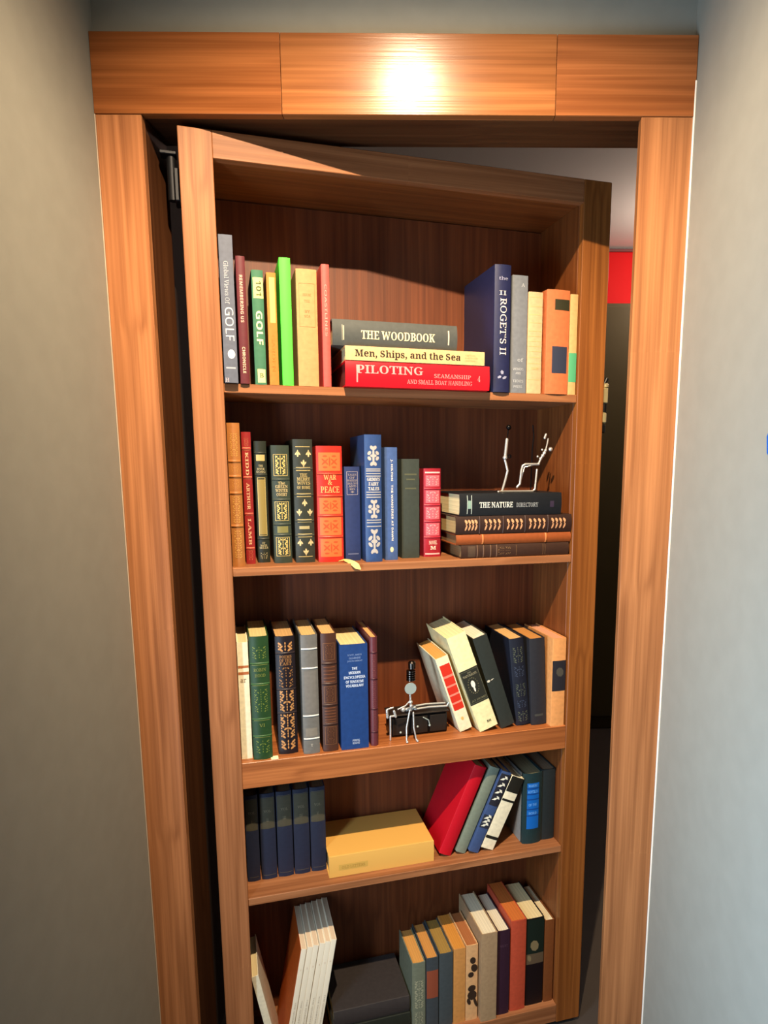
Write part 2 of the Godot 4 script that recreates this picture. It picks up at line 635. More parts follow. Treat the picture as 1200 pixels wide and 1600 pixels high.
func build_setting() -> void:
	var paint := mat(Color(0.57, 0.555, 0.515), 0.75, {"tex": plaster, "tri": 2.0, "spec": 0.25})
	var white := mat(Color(0.86, 0.85, 0.82), 0.8, {"spec": 0.25})
	var backp := mat(Color(0.72, 0.70, 0.70), 0.8, {"tex": plaster, "tri": 2.0, "spec": 0.2})
	var cas := wood("c2855a", 0.32)
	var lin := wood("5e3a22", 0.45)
	var xl := -0.5425
	var xr := 0.5554
	var hall_end := 3.0
	var ceil_y := TOP + 0.57
	# shell of the hall
	struct("floor", box_mesh(Vector3(-1.0, -0.1, -2.8), Vector3(2.4, 0, hall_end + 0.12), 0.0, 2), mat(Color(0.25, 0.22, 0.20), 0.5, {"tex": plaster, "tri": 1.0}))
	struct("ceiling", box_mesh(Vector3(-1.0, ceil_y, -2.8), Vector3(2.4, ceil_y + 0.1, hall_end + 0.12), 0.0), white)
	var st := st_new()      # left wall with the window opening
	var wz0 := 0.61
	var wz1 := 1.05
	box(st, Vector3(xl - 0.12, 0, -0.018), Vector3(xl, ceil_y, wz0), 0.0)
	box(st, Vector3(xl - 0.12, 0, wz1), Vector3(xl, ceil_y, hall_end + 0.12), 0.0)
	box(st, Vector3(xl - 0.12, 0, wz0), Vector3(xl, 0.45, wz1), 0.0)
	box(st, Vector3(xl - 0.12, 1.65, wz0), Vector3(xl, ceil_y, wz1), 0.0)
	struct("wall_left", st, paint)
	struct("wall_right", box_mesh(Vector3(xr, 0, -0.018), Vector3(xr + 0.12, ceil_y, 0.80), 0.0), paint)
	struct("wall_right_return", box_mesh(Vector3(xr + 0.12, 0, 0.68), Vector3(2.4, ceil_y, 0.80), 0.0), paint)
	struct("wall_far_side", box_mesh(Vector3(2.4, 0, 0.68), Vector3(2.52, ceil_y, hall_end + 0.12), 0.0), paint)
	struct("wall_rear", box_mesh(Vector3(xl, 0, hall_end), Vector3(2.4, ceil_y, hall_end + 0.12), 0.0), paint)
	st = st_new()           # the wall that holds the opening
	box(st, Vector3(-1.0, 0, -0.131), Vector3(-0.4755, ceil_y, -0.018), 0.0)
	box(st, Vector3(-1.0, 0, -0.60), Vector3(-0.520, ceil_y, -0.131), 0.0)
	box(st, Vector3(0.5175, 0, -0.131), Vector3(2.4, ceil_y, -0.018), 0.0)
	box(st, Vector3(-0.4755, TOP + 0.018, -0.131), Vector3(0.5175, ceil_y, -0.018), 0.0)
	struct("wall_front", st, paint)
	# window in the left wall, out of view
	var win := Node3D.new()
	win.name = "window_1"
	win.set_meta("kind", "structure")
	add_child(win)
	var fm := mat(Color(0.88, 0.88, 0.86), 0.5)
	for r in [[0.45, 0.50, wz0, wz1], [1.60, 1.65, wz0, wz1], [0.50, 1.60, wz0, wz0 + 0.05], [0.50, 1.60, wz1 - 0.05, wz1], [1.04, 1.07, wz0 + 0.05, wz1 - 0.05]]:
		obj("window_frame", box_mesh(Vector3(xl - 0.09, r[0], r[2]), Vector3(xl - 0.04, r[1], r[3]), 0.002), fm, win)
	var glass := StandardMaterial3D.new()
	glass.albedo_color = Color(0.95, 0.98, 1.0, 0.06)
	glass.transparency = BaseMaterial3D.TRANSPARENCY_ALPHA
	glass.roughness = 0.02
	obj("pane", box_mesh(Vector3(xl - 0.068, 0.50, wz0 + 0.05), Vector3(xl - 0.064, 1.04, wz1 - 0.05), 0.0), glass, win)
	obj("pane", box_mesh(Vector3(xl - 0.068, 1.07, wz0 + 0.05), Vector3(xl - 0.064, 1.60, wz1 - 0.05), 0.0), glass, win)
	# casing round the opening: two uprights and a wider head in two lengths
	struct("trim_1", box_mesh(Vector3(xl + 0.0015, 0, -0.018), Vector3(-0.4575, TOP - 0.0004, 0.0), 0.0012), cas)
	struct("trim_2", box_mesh(Vector3(0.4575, 0, -0.018), Vector3(xr - 0.003, TOP - 0.0004, 0.0), 0.0012), wood("ba8054", 0.32))
	var head := Node3D.new()
	head.name = "trim_3"
	head.set_meta("kind", "structure")
	add_child(head)
	var cuts := [xl + 0.0005, -0.2010, 0.2985, xr - 0.001]
	var tones := ["a4663a", "b67848", "ae6e42"]
	for k in 3:
		obj("casing_board", box_mesh(Vector3(cuts[k] + (0.0 if k == 0 else 0.0004), TOP, -0.018), Vector3(cuts[k + 1] - (0.0 if k == 2 else 0.0004), TOP + 0.134, 0.0016), 0.0006 if k == 0 else 0.0009, 0), wood(tones[k], 0.22, 0.26), head)
	# caulk between casing and walls
	var caulk := mat(Color(0.93, 0.90, 0.86), 0.6)
	struct("trim_4", box_mesh(Vector3(xr - 0.003, 0, -0.016), Vector3(xr, TOP + 0.06, 0.0022), 0.0006), caulk)
	struct("trim_5", box_mesh(Vector3(xl, 0, -0.016), Vector3(xl + 0.0015, TOP, 0.0012), 0.0005), mat(Color(0.74, 0.66, 0.58), 0.6))
	# jamb lining
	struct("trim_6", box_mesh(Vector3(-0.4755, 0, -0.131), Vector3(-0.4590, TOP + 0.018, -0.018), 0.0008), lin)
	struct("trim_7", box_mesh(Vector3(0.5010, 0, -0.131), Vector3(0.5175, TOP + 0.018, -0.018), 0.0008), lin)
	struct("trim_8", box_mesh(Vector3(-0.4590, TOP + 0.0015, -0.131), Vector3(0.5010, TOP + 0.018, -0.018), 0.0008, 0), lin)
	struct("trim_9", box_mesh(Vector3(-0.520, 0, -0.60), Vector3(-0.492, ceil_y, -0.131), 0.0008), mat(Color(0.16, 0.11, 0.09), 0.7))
	# the room behind
	struct("wall_far", box_mesh(Vector3(-1.0, 0, -2.8), Vector3(2.4, ceil_y, -2.7), 0.0), backp)
	struct("wall_far_left", box_mesh(Vector3(-1.12, 0, -2.8), Vector3(-1.0, ceil_y, -0.018), 0.0), backp)
	struct("wall_far_right", box_mesh(Vector3(2.4, 0, -2.8), Vector3(2.52, ceil_y, -0.018), 0.0), backp)

func build_case() -> void:
	var c := thing("bookcase_door", "reddish brown wooden bookcase that is a hidden door, standing ajar inside the wood-cased opening", "bookcase")
	c.transform = Transform3D(case_basis, HINGE)
	var face := wood("b27a54", 0.46, 0.28)
	var side := wood("8c5228", 0.48)
	var bk := wood("7e4424", 0.5)
	var top := TOP - 0.0125
	var r := CASE_W - STILE_R
	obj("stile", box_mesh(Vector3(0, 0.012, -0.020), Vector3(STILE_L, top, 0), 0.0012), face, c)
	obj("stile", box_mesh(Vector3(r, 0.012, -0.020), Vector3(CASE_W, top, 0), 0.0012), wood("a0632f", 0.42), c)
	obj("top_rail", box_mesh(Vector3(STILE_L, top - 0.049, -0.020), Vector3(r, top, -0.0002), 0.0010, 0), face, c)
	obj("side_panel", box_mesh(Vector3(0.002, 0.012, -IN_D - 0.012), Vector3(STILE_L, top - 0.002, -0.0203), 0.001), side, c)
	obj("side_panel", box_mesh(Vector3(r, 0.012, -IN_D - 0.012), Vector3(CASE_W - 0.002, top - 0.002, -0.0203), 0.001), side, c)
	obj("back_panel", box_mesh(Vector3(STILE_L, 0.014, -IN_D - 0.012), Vector3(r, top - 0.049, -IN_D), 0.0), bk, c)
	obj("top_panel", box_mesh(Vector3(STILE_L, top - 0.046, -IN_D - 0.012), Vector3(r, top - 0.002, -0.0203), 0.001, 0), side, c)
	var shelf_front := 0.004
	obj("shelf", box_mesh(Vector3(STILE_L, TOP + S1 - 0.018, -IN_D), Vector3(r, TOP + S1, -shelf_front), 0.0012, 0), face, c)
	obj("shelf", box_mesh(Vector3(STILE_L, TOP + S2 - 0.018, -IN_D), Vector3(r, TOP + S2, -shelf_front), 0.0012, 0), face, c)
	obj("shelf", box_mesh(Vector3(STILE_L, TOP + S3 - 0.060, -IN_D), Vector3(r, TOP + S3, -0.001), 0.0012, 0), wood("bd7644", 0.38), c)
	obj("shelf", box_mesh(Vector3(STILE_L, TOP + S4 - 0.018, -IN_D), Vector3(r, TOP + S4, -shelf_front), 0.0012, 0), face, c)
	obj("bottom_shelf", box_mesh(Vector3(STILE_L, 0.014, -IN_D), Vector3(r, TOP + S5, -0.001), 0.0012, 0), face, c)
	# pivot hinge at the head of the left side
	var steel := mat(Color(0.16, 0.16, 0.17), 0.5, {"metal": 0.8})
	var st := st_new()
	box(st, Vector3(-0.012, top - 0.115, -0.090), Vector3(0.0018, top - 0.055, -0.045), 0.002)
	lathe(st, Vector3(-0.016, top - 0.060, -0.066), Vector3.UP, [[0.0, -0.05], [0.009, -0.05], [0.009, 0.035], [0.0, 0.035]])
	box(st, Vector3(-0.036, top - 0.030, -0.080), Vector3(-0.006, top - 0.024, -0.052), 0.001)
	obj("hinge", st.commit(), steel, c)
	# latch on the right edge
	var brass := mat(Color(0.88, 0.80, 0.58), 0.28, {"metal": 0.7})
	st = st_new()
	box(st, Vector3(CASE_W - 0.002, TOP - 0.488, -0.020), Vector3(CASE_W + 0.014, TOP - 0.452, -0.003), 0.002)
	lathe(st, Vector3(CASE_W + 0.009, TOP - 0.451, -0.010), Vector3.UP, [[0.0, 0.0], [0.008, 0.0], [0.008, 0.006], [0.0, 0.012]])
	box(st, Vector3(CASE_W - 0.002, TOP - 0.535, -0.020), Vector3(CASE_W + 0.013, TOP - 0.508, -0.002), 0.004)
	var la := obj("latch", st.commit(), brass, c)
	st = st_new()
	lathe(st, Vector3(CASE_W + 0.007, TOP - 0.498, -0.010), Vector3.UP, [[0.0, -0.010], [0.006, -0.010], [0.006, 0.010], [0.0, 0.010]])
	box(st, Vector3(CASE_W - 0.001, TOP - 0.556, -0.018), Vector3(CASE_W + 0.010, TOP - 0.536, -0.003), 0.002)
	lathe(st, Vector3(CASE_W + 0.009, TOP - 0.438, -0.010), Vector3(0.5, 1, 0).normalized(), [[0.0, -0.006], [0.004, -0.006], [0.004, 0.008], [0.0, 0.008]])
	obj("catch", st.commit(), mat(Color(0.05, 0.05, 0.05), 0.4), la)

# ------------------------------------------------------------------ top shelf of books
func shelf_one() -> void:
	var g := "books standing on the top shelf"
	var b := make_book("hardcover_book", "tall slate grey book with GOLF and a white ball on its spine", g, 0.0262, 0.273, 0.185, cloth("595d6b"), {"bulge": 0.0012, "pages": "cfc0a4"})
	place(b, 0.0765, S1, -0.012, 0.0)
	var pale := ink("c3c6c4")
	text_on(b, "GOLF", 0.001, 0.110, 0.030, pale, {"down": true, "font": "Droid Sans", "fit": 0.062, "fit_h": 0.0155})
	text_on(b, "Global Views Of", -0.001, 0.186, 0.012, ink("a6a9b0"), {"down": true, "fit": 0.078, "fit_h": 0.0085})
	var st := st_new()
	blob(st, b, 0.002, 0.054, 0.0068, 0.0085, 0, 20)
	obj("ball_print", st.commit(), ink("f2efe6"), b.root)
	label_on(b, -0.009, 0.0265, 0.009, 0.0295, ink("9b9ca4"), "tooled_line")
	text_on(b, "H", -0.008, 0.005, 0.010, ink("b9a9ae"))

	b = make_book("hardcover_book", "thin maroon book with pale vertical lettering beside the grey golf book", g, 0.0180, 0.239, 0.180, cloth("5c1f26", 0.5), {"bulge": 0.0020})
	place(b, 0.1025, S1, -0.004)
	text_on(b, "REMEMBERING US", 0.0, 0.160, 0.012, ink("dba08e"), {"down": true, "font": "Droid Sans", "weight": 700, "fit": 0.088, "fit_h": 0.0058})
	text_on(b, "CHRONICLE", 0.0, 0.045, 0.012, ink("d8b496"), {"down": true, "font": "Droid Sans", "weight": 700, "fit": 0.050, "fit_h": 0.0055})

	b = make_book("hardcover_book", "green book with yellow label and GOLF in cream letters", g, 0.0230, 0.218, 0.170, cloth("3b6d50"), {"bulge": 0.0026})
	place(b, 0.134, S1, 0.004)
	label_on(b, -0.0085, 0.165, 0.0105, 0.204, ink("dcd07e"))
	text_on(b, "101", 0.002, 0.184, 0.014, ink("3d4a22"), {"down": true, "weight": 700, "font": "Droid Sans", "fit": 0.028, "fit_h": 0.010})
	text_on(b, "GOLF", 0.001, 0.109, 0.02, ink("e9e3a6"), {"down": true, "weight": 700, "font": "Droid Sans", "fit": 0.064, "fit_h": 0.0120})
	label_on(b, -0.006, 0.004, 0.009, 0.030, ink("d9d08a"))
	text_on(b, "B", 0.0015, 0.018, 0.012, ink("5f6a3a"), {"weight": 700})

	b = make_book("hardcover_book", "thin amber orange book between the green golf book and the lime book", g, 0.0190, 0.215, 0.170, cloth("b87228"), {"bulge": 0.0010})
	place(b, 0.1605, S1, 0.004)
	label_on(b, -0.004, 0.120, 0.0065, 0.206, ink("e8b95c"), "label_panel")
	text_on(b, "GARDEN", 0.0, 0.062, 0.010, ink("b06a1e"), {"down": true, "font": "Droid Sans", "fit": 0.070, "fit_h": 0.006})

	b = make_book("hardcover_book", "bright lime green book with a plain spine", g, 0.0225, 0.245, 0.175, mat(Color.html("4fe03c"), 0.55), {"bulge": 0.0022})
	place(b, 0.188, S1, 0.004)

	b = make_book("hardcover_book", "thick tan book with a thin brown rectangle framing its title", g, 0.0420, 0.227, 0.165, cloth("bd8a58"), {"bulge": 0.0030})
	place(b, 0.230, S1, 0.004)
	st = st_new()
	frame(st, b, -0.0160, 0.116, 0.0160, 0.200, 0.0008)
	obj("tooled_line", st.commit(), ink("8d6a3c"), b.root)
	for q in [["HOUSE", 0.178, 0.017], ["THE", 0.166, 0.011], ["BY", 0.146, 0.010], ["SEA", 0.137, 0.012]]:
		text_on(b, q[0], 0.0, q[1], 0.008, ink("8a6636"), {"fit": q[2], "fit_h": 0.0045})

	b = make_book("hardcover_book", "slim coral red book standing beside the lying stack", g, 0.0165, 0.239, 0.170, cloth("d7524a", 0.5), {"bulge": 0.0022})
	place(b, 0.268, S1, 0.004)
	text_on(b, "COASTLINES", 0.0, 0.150, 0.01, ink("e89386"), {"down": true, "font": "Droid Sans", "fit": 0.10, "fit_h": 0.0045})

	# the stack that lies on the shelf and overhangs its edge
	var gs := "books lying stacked on the top shelf"
	b = make_book("hardcover_book", "thick bright red book lying at the bottom of the stack, PILOTING on its spine", gs, 0.0515, 0.3158, 0.190, mat(Color.html("d3101e"), 0.35), {"bulge": 0.0030, "board": 0.003, "pages": "7a2a22"})
	place(b, 0.617, S1, -0.019, 0.0, true)
	var rl := ink("ee8a86")
	text_on(b, "PILOTING", 0.0095, 0.222, 0.02, rl, {"down": true, "weight": 700, "fit": 0.142, "fit_h": 0.0165})
	text_on(b, "SEAMANSHIP", 0.0010, 0.085, 0.01, rl, {"down": true, "fit": 0.082, "fit_h": 0.0080})
	text_on(b, "AND SMALL BOAT HANDLING", -0.0125, 0.113, 0.01, rl, {"down": true, "fit": 0.145, "fit_h": 0.0085})
	label_on(b, -0.017, 0.2900, 0.017, 0.2930, rl, "tooled_line")
	text_on(b, "4", -0.002, 0.025, 0.012, rl, {"down": true, "fit_h": 0.012})

	b = make_book("hardcover_book", "cream book lying in the middle of the stack, Men, Ships, and the Sea on it", gs, 0.0290, 0.3030, 0.180, cloth("d6ac78", 0.55), {"bulge": 0.0006, "board": 0.002})
	place(b, 0.6045, S1 + 0.0518, -0.019, 0.0, true)
	text_on(b, "Men, Ships, and the Sea", -0.001, 0.169, 0.02, ink("22140a"), {"down": true, "weight": 700, "fit": 0.228, "fit_h": 0.0185})
	for k in 3:
		text_on(b, ["CAPTAIN", "ALAN VILLIERS", "AND OTHERS"][k], 0.0055 - k * 0.0055, 0.0325 - (0.002 if k == 1 else 0.0), 0.006, ink("a98958"), {"down": true, "fit": [0.022, 0.030, 0.022][k], "fit_h": 0.0028})

	b = make_book("hardcover_book", "dark charcoal book lying on top of the stack, THE WOODBOOK on its spine", gs, 0.0520, 0.2668, 0.190, cloth("454744"), {"bulge": 0.0050})
	place(b, 0.5440, S1 + 0.0810, -0.014, 0.0, true)
	text_on(b, "THE WOODBOOK", -0.003, 0.129, 0.02, ink("e2d1a2"), {"down": true, "weight": 700, "fit": 0.158, "fit_h": 0.0165})
	label_on(b, -0.015, 0.2430, 0.013, 0.2450, ink("b9ad90"), "tooled_line")
	label_on(b, -0.016, 0.2460, 0.015, 0.2475, ink("8f8a78"), "tooled_line")
	label_on(b, -0.015, 0.0180, 0.014, 0.0210, ink("c8baa0"), "tooled_line")

	# right hand group
	b = make_book("hardcover_book", "large navy book with ROGET'S II on its spine in pale letters", g, 0.0385, 0.266, 0.200, cloth("1f2346", 0.45), {"bulge": 0.0040, "pages": "8a7a70"})
	place(b, 0.6515, S1, -0.005)
	var rp := ink("d9cfc4")
	text_on(b, "ROGET'S II", 0.001, 0.138, 0.02, rp, {"down": true, "fit": 0.118, "fit_h": 0.0145})
	text_on(b, "the", 0.0, 0.2380, 0.010, ink("9c9ab0"), {"fit": 0.020, "fit_h": 0.007})
	text_on(b, "II", -0.001, 0.2080, 0.010, rp, {"fit": 0.016, "fit_h": 0.009})
	for q in [[0.0, 0.042, 0.004, 0.005], [-0.006, 0.032, 0.005, 0.003], [0.006, 0.031, 0.006, 0.003]]:
		st = st_new()
		blob(st, b, q[0], q[1], q[2], q[3], 0.4, 5)
		obj("emblem", st.commit(), ink("8f90a6"), b.root)

	b = make_book("hardcover_book", "medium grey book to the right of the large navy book", g, 0.0370, 0.250, 0.180, cloth("6f7278"), {"bulge": 0.0014})
	place(b, 0.6965, S1, 0.006)
	var gp := ink("b3b4b6")
	text_on(b, "A", 0.006, 0.230, 0.008, gp, {"fit": 0.008, "fit_h": 0.007})
	text_on(b, "of", 0.003, 0.072, 0.014, gp, {"fit": 0.014, "fit_h": 0.008})
	for q in [["WINDS", 0.052, 0.025], ["AND", 0.043, 0.013], ["TIDES", 0.026, 0.025], ["PRESS", 0.014, 0.020]]:
		text_on(b, q[0], -0.002, q[1], 0.008, gp, {"font": "Droid Sans", "fit": q[2], "fit_h": 0.0052})

	b = make_book("hardcover_book", "cream book with fine ruled lines between the grey and the rust orange books", g, 0.0350, 0.218, 0.165, cloth("cca67c"), {"bulge": 0.0016})
	place(b, 0.7345, S1, 0.006)
	rules(b, [0.30, 0.36, 0.42, 0.47, 0.52, 0.57, 0.62, 0.70, 0.78, 0.86, 0.95, 0.14], ink("d2aa6e"), 0.0009, 0.002)
	text_on(b, "notes", 0.0, 0.055, 0.01, ink("d0a468"), {"fit": 0.018, "fit_h": 0.006})

	b = make_book("hardcover_book", "rust orange book with a dark green and a navy label", g, 0.0565, 0.225, 0.170, cloth("c46c40"), {"bulge": 0.0030})
	place(b, 0.7880, S1, 0.000)
	label_on(b, -0.010, 0.182, 0.0265, 0.205, ink("2f2d1c"))
	label_on(b, -0.014, 0.046, 0.0235, 0.104, ink("2f3344"))

	b = make_book("hardcover_book", "narrow tan book with a green band, against the right stile", g, 0.0195, 0.219, 0.165, cloth("d0a268"), {"bulge": 0.0010})
	place(b, 0.8280, S1, 0.004)
	label_on(b, -0.0095, 0.028, 0.0095, 0.092, ink("4d9a6c"))

# ------------------------------------------------------------------ second shelf
func shelf_two() -> void:
	var g := "books standing on the second shelf"
	var gold := gilt()
	var b := make_book("leather_book", "tan leather book with raised bands beside the left stile", g, 0.0262, 0.296, 0.175, cloth("a0642f", 0.5), {"bulge": 0.0055, "pages": "d8b070"})
	place(b, 0.0755, S2, 0.023)
	bands(b, [0.74, 0.635, 0.52, 0.29], cloth("a8672f", 0.5), 0.0030, 0.0022)
	ornament(b, [[0.77, 0.93], [0.31, 0.50], [0.06, 0.26]], gilt("c08c46"), "scroll", 0.8)
	ornament(b, [[0.66, 0.71], [0.55, 0.61]], gilt("cf9548"), "scroll", 0.6)

	b = make_book("leather_book", "thin red leather book with raised bands and gilt vertical title", g, 0.0200, 0.280, 0.148, cloth("8e2424", 0.45), {"bulge": 0.0040})
	place(b, 0.1015, S2, 0.060)
	bands(b, [0.875, 0.66, 0.385, 0.12], cloth("a83c33", 0.45), 0.0022, 0.0016)
	rules(b, [0.885, 0.867, 0.668, 0.652, 0.393, 0.377, 0.128, 0.112], gilt("e0a070"), 0.0009, 0.002)
	for q in [["KIDD", 0.765, 0.17], ["ARTHUR", 0.52, 0.20], ["LAMB", 0.25, 0.20]]:
		text_on(b, q[0], 0.0, q[1] * b.h, 0.012, gilt("e8b088"), {"down": true, "weight": 700, "fit": q[2] * b.h, "fit_h": 0.0062})
	ornament(b, [[0.895, 0.955], [0.03, 0.105]], gilt("dd9a70"), "scroll", 0.6)

	b = make_book("leather_book", "black green leather book with a long gilt panel down its spine", g, 0.0270, 0.262, 0.136, cloth("26291f", 0.45), {"bulge": 0.0040})
	place(b, 0.1300, S2, 0.074)
	bands(b, [0.905, 0.73, 0.20], cloth("2c2f24", 0.45), 0.0018, 0.0014)
	label_on(b, -0.0085, 0.235 * b.h, 0.0085, 0.690 * b.h, gilt("8f7a42"), "gilt_panel")
	ornament(b, [[0.225, 0.705]], gilt("cdb372"), "frame")
	label_on(b, -0.009, 0.84 * b.h, 0.009, 0.89 * b.h, gilt("b8a066"), "gilt_panel")
	for q in [["THE", 0.80, 0.009], ["RIVER", 0.775, 0.016], ["SONG", 0.752, 0.019], ["OF", 0.165, 0.006], ["WATER", 0.145, 0.014], ["HILLS", 0.125, 0.018]]:
		text_on(b, q[0], 0, q[1] * b.h, 0.007, gilt("cdbb8a"), {"fit": q[2], "fit_h": 0.0042})
	ornament(b, [[0.03, 0.085]], gilt("b9a878"), "scroll", 0.7)

	b = make_book("leather_book", "dark green leather book with three framed gilt leaf panels", g, 0.0390, 0.253, 0.155, cloth("343c31", 0.45), {"bulge": 0.0050})
	place(b, 0.1700, S2, 0.054)
	bands(b, [0.715, 0.545, 0.335, 0.245], cloth("3a4236", 0.45), 0.0020, 0.0016)
	ornament(b, [[0.745, 0.925], [0.365, 0.53], [0.06, 0.225]], gilt("d4b56c"), "framed", 1.25)
	for q in [["The", 0.685, 0.015], ["GREEN", 0.655, 0.026], ["WINTER", 0.622, 0.026], ["COURT", 0.588, 0.022]]:
		text_on(b, q[0], 0.001, q[1] * b.h, 0.008, gilt("bfa878"), {"weight": 700, "fit": q[2], "fit_h": 0.0064})
	label_on(b, -0.011, 0.262 * b.h, 0.012, 0.318 * b.h, gilt("7b7444"), "gilt_panel")

	b = make_book("leather_book", "charcoal green leather book with gilt lily ornaments in threes", g, 0.0425, 0.266, 0.160, cloth("31332a", 0.45), {"bulge": 0.0050})
	place(b, 0.2175, S2, 0.049)
	bands(b, [0.765, 0.555, 0.345, 0.225], cloth("3a3c32", 0.45), 0.0024, 0.0018)
	rules(b, [0.94, 0.775, 0.752, 0.565, 0.542, 0.355, 0.335, 0.237, 0.213, 0.05], gilt("bfa66a"), 0.0014, 0.006)
	for grp in [[0.855, -1], [0.445, 1], [0.135, -1]]:
		var st := st_new()
		var yy: float = grp[0] * b.h
		var sg: float = grp[1]
		fleur(st, b, -0.0110, yy - 0.008 * sg, 0.0095, sg)
		fleur(st, b, 0.0120, yy - 0.008 * sg, 0.0095, sg)
		fleur(st, b, 0.001, yy + 0.012 * sg, 0.0095, -sg)
		obj("gilt_ornament", st.commit(), gilt("dbb985"), b.root)
	for q in [["THE", 0.715, 0.016], ["MERRY", 0.683, 0.028], ["WIVES", 0.650, 0.028], ["OF ROME", 0.615, 0.028]]:
		text_on(b, q[0], 0, q[1] * b.h, 0.008, gilt("b59d66"), {"weight": 700, "fit": q[2], "fit_h": 0.0068})
	label_on(b, -0.012, 0.277 * b.h, 0.010, 0.302 * b.h, gilt("a8986c"), "gilt_panel")

	b = make_book("leather_book", "bright red and orange leather book titled WAR & PEACE", g, 0.0565, 0.252, 0.165, cloth("c02a1c", 0.42), {"bulge": 0.0060})
	place(b, 0.2735, S2, 0.043)
	bands(b, [0.765, 0.575, 0.405, 0.220], cloth("c43a20", 0.42), 0.0022, 0.0016)
	for r in [[0.79, 0.945], [0.42, 0.56], [0.235, 0.39], [0.045, 0.205]]:
		label_on(b, -0.0235, r[0] * b.h, 0.0235, r[1] * b.h, mat(Color.html("cf6430"), 0.45), "gilt_panel")
		ornament(b, [[r[0] + 0.015, r[1] - 0.015]], mat(Color.html("b5461f"), 0.5), "cross")
	for q in [["WAR", 0.735, 0.027], ["&", 0.690, 0.009], ["PEACE", 0.630, 0.041]]:
		text_on(b, q[0], 0, q[1] * b.h, 0.010, mat(Color.html("ee9a5e"), 0.45), {"weight": 700, "fit": q[2], "fit_h": 0.0105 if q[0] != "PEACE" else 0.0135})

	b = make_book("cloth_book", "short navy cloth book with a small boxed title, right of the red leather book", g, 0.0345, 0.208, 0.150, cloth("23305a"), {"bulge": 0.0022})
	place(b, 0.3235, S2, 0.050)
	ornament(b, [[0.705, 0.95]], ink("9a8d92"), "frame")
	for q in [["TALES", 0.915, 0.019], ["OF", 0.885, 0.012], ["NORTHERN", 0.855, 0.021], ["SAILORS", 0.825, 0.020], ["AND", 0.795, 0.017], ["MEN", 0.765, 0.012], ["*", 0.735, 0.008]]:
		text_on(b, q[0], 0, q[1] * b.h, 0.006, ink("a08f86"), {"fit": q[2], "fit_h": 0.0042})
	label_on(b, -0.012, 0.014, 0.012, 0.0165, ink("5f6480"), "tooled_line")

	b = make_book("leather_book", "tall blue leather book with silver scrolls and banded title", g, 0.0380, 0.276, 0.175, cloth("2d4676", 0.42), {"bulge": 0.0050})
	place(b, 0.3645, S2, 0.016)
	rules(b, [0.735, 0.720, 0.700, 0.680, 0.555, 0.535, 0.515, 0.335, 0.315, 0.285], ink("a09a98"), 0.0022, 0.003)
	ornament(b, [[0.755, 0.92], [0.345, 0.50], [0.06, 0.27]], ink("a89f98"), "knot")
	for q in [["GRIMM'S", 0.655, 0.028], ["FAIRY", 0.620, 0.022], ["TALES", 0.582, 0.024]]:
		text_on(b, q[0], 0, q[1] * b.h, 0.008, ink("cdc5bc"), {"weight": 700, "fit": q[2], "fit_h": 0.0070})

	b = make_book("cloth_book", "slim blue cloth book with one vertical line of pale lettering", g, 0.0290, 0.250, 0.165, cloth("425a8a", 0.5), {"bulge": 0.0022})
	place(b, 0.4085, S2, 0.036)
	text_on(b, "J. HILTON   THE WANDERER AT DAWN", 0.001, 0.134, 0.009, ink("e2d5c6"), {"down": true, "font": "Droid Sans", "weight": 700, "fit": 0.180, "fit_h": 0.0054})
	var st2 := st_new()
	blob(st2, b, 0.0, 0.024, 0.004, 0.006, 0, 10)
	obj("emblem", st2.commit(), ink("d9c79a"), b.root)

	b = make_book("cloth_book", "dark olive green cloth book with a faint title and a worn head", g, 0.0420, 0.225, 0.154, cloth("343a33", 0.7), {"bulge": 0.0016, "pages": "e0c48c"})
	place(b, 0.4580, S2, 0.055)
	for q in [[0.84, 0.028], [0.79, 0.020], [0.70, 0.026]]:
		label_on(b, -q[1] / 2, q[0] * b.h, q[1] / 2, q[0] * b.h + 0.0035, ink("50503c"), "tooled_line")

	b = make_book("leather_book", "crimson leather book with pale pink panels, nearest the lying stack", g, 0.0415, 0.204, 0.147, cloth("9c1f2c", 0.42), {"bulge": 0.0050})
	place(b, 0.5125, S2, 0.062)
	bands(b, [0.775, 0.59, 0.405, 0.225], cloth("a8283a", 0.42), 0.0020, 0.0016)
	for r in [[0.80, 0.925], [0.615, 0.755], [0.43, 0.57], [0.245, 0.385]]:
		label_on(b, -0.0165, r[0] * b.h, 0.0165, r[1] * b.h, mat(Color.html("cf5a64"), 0.45), "gilt_panel")
		ornament(b, [[r[0] + 0.01, r[1] - 0.01]], mat(Color.html("e59a98"), 0.45), "scroll", 0.7)
	rules(b, [0.955, 0.035], mat(Color.html("eca8a4"), 0.4), 0.0034, 0.003)
	for q in [["NOVEL", 0.165, 0.020], ["M", 0.105, 0.014]]:
		text_on(b, q[0], 0.001, q[1] * b.h, 0.008, ink("efc9b4"), {"weight": 700, "fit": q[2], "fit_h": 0.0085})

	# lying stack
	var gs := "books lying stacked on the second shelf"
	b = make_book("leather_book", "dark brown leather book with faint bands, lowest of the right stack", gs, 0.0310, 0.272, 0.178, cloth("3a241a", 0.5), {"bulge": 0.0035, "pages": "8f7550"})
	place(b, 0.8365, S2, 0.008, 0.0, true)
	label_on(b, -0.0125, 0.238, 0.0125, 0.256, cloth("4d3a2c"), "label_panel")
	bands(b, [0.855, 0.80, 0.735, 0.68], cloth("62452f", 0.5), 0.0016, 0.0012)
	ornament(b, [[0.61, 0.67], [0.55, 0.60]], gilt("7d5f40"), "scroll", 0.7)
	rules(b, [0.25, 0.23, 0.5], gilt("6a4d34"), 0.0012, 0.003)

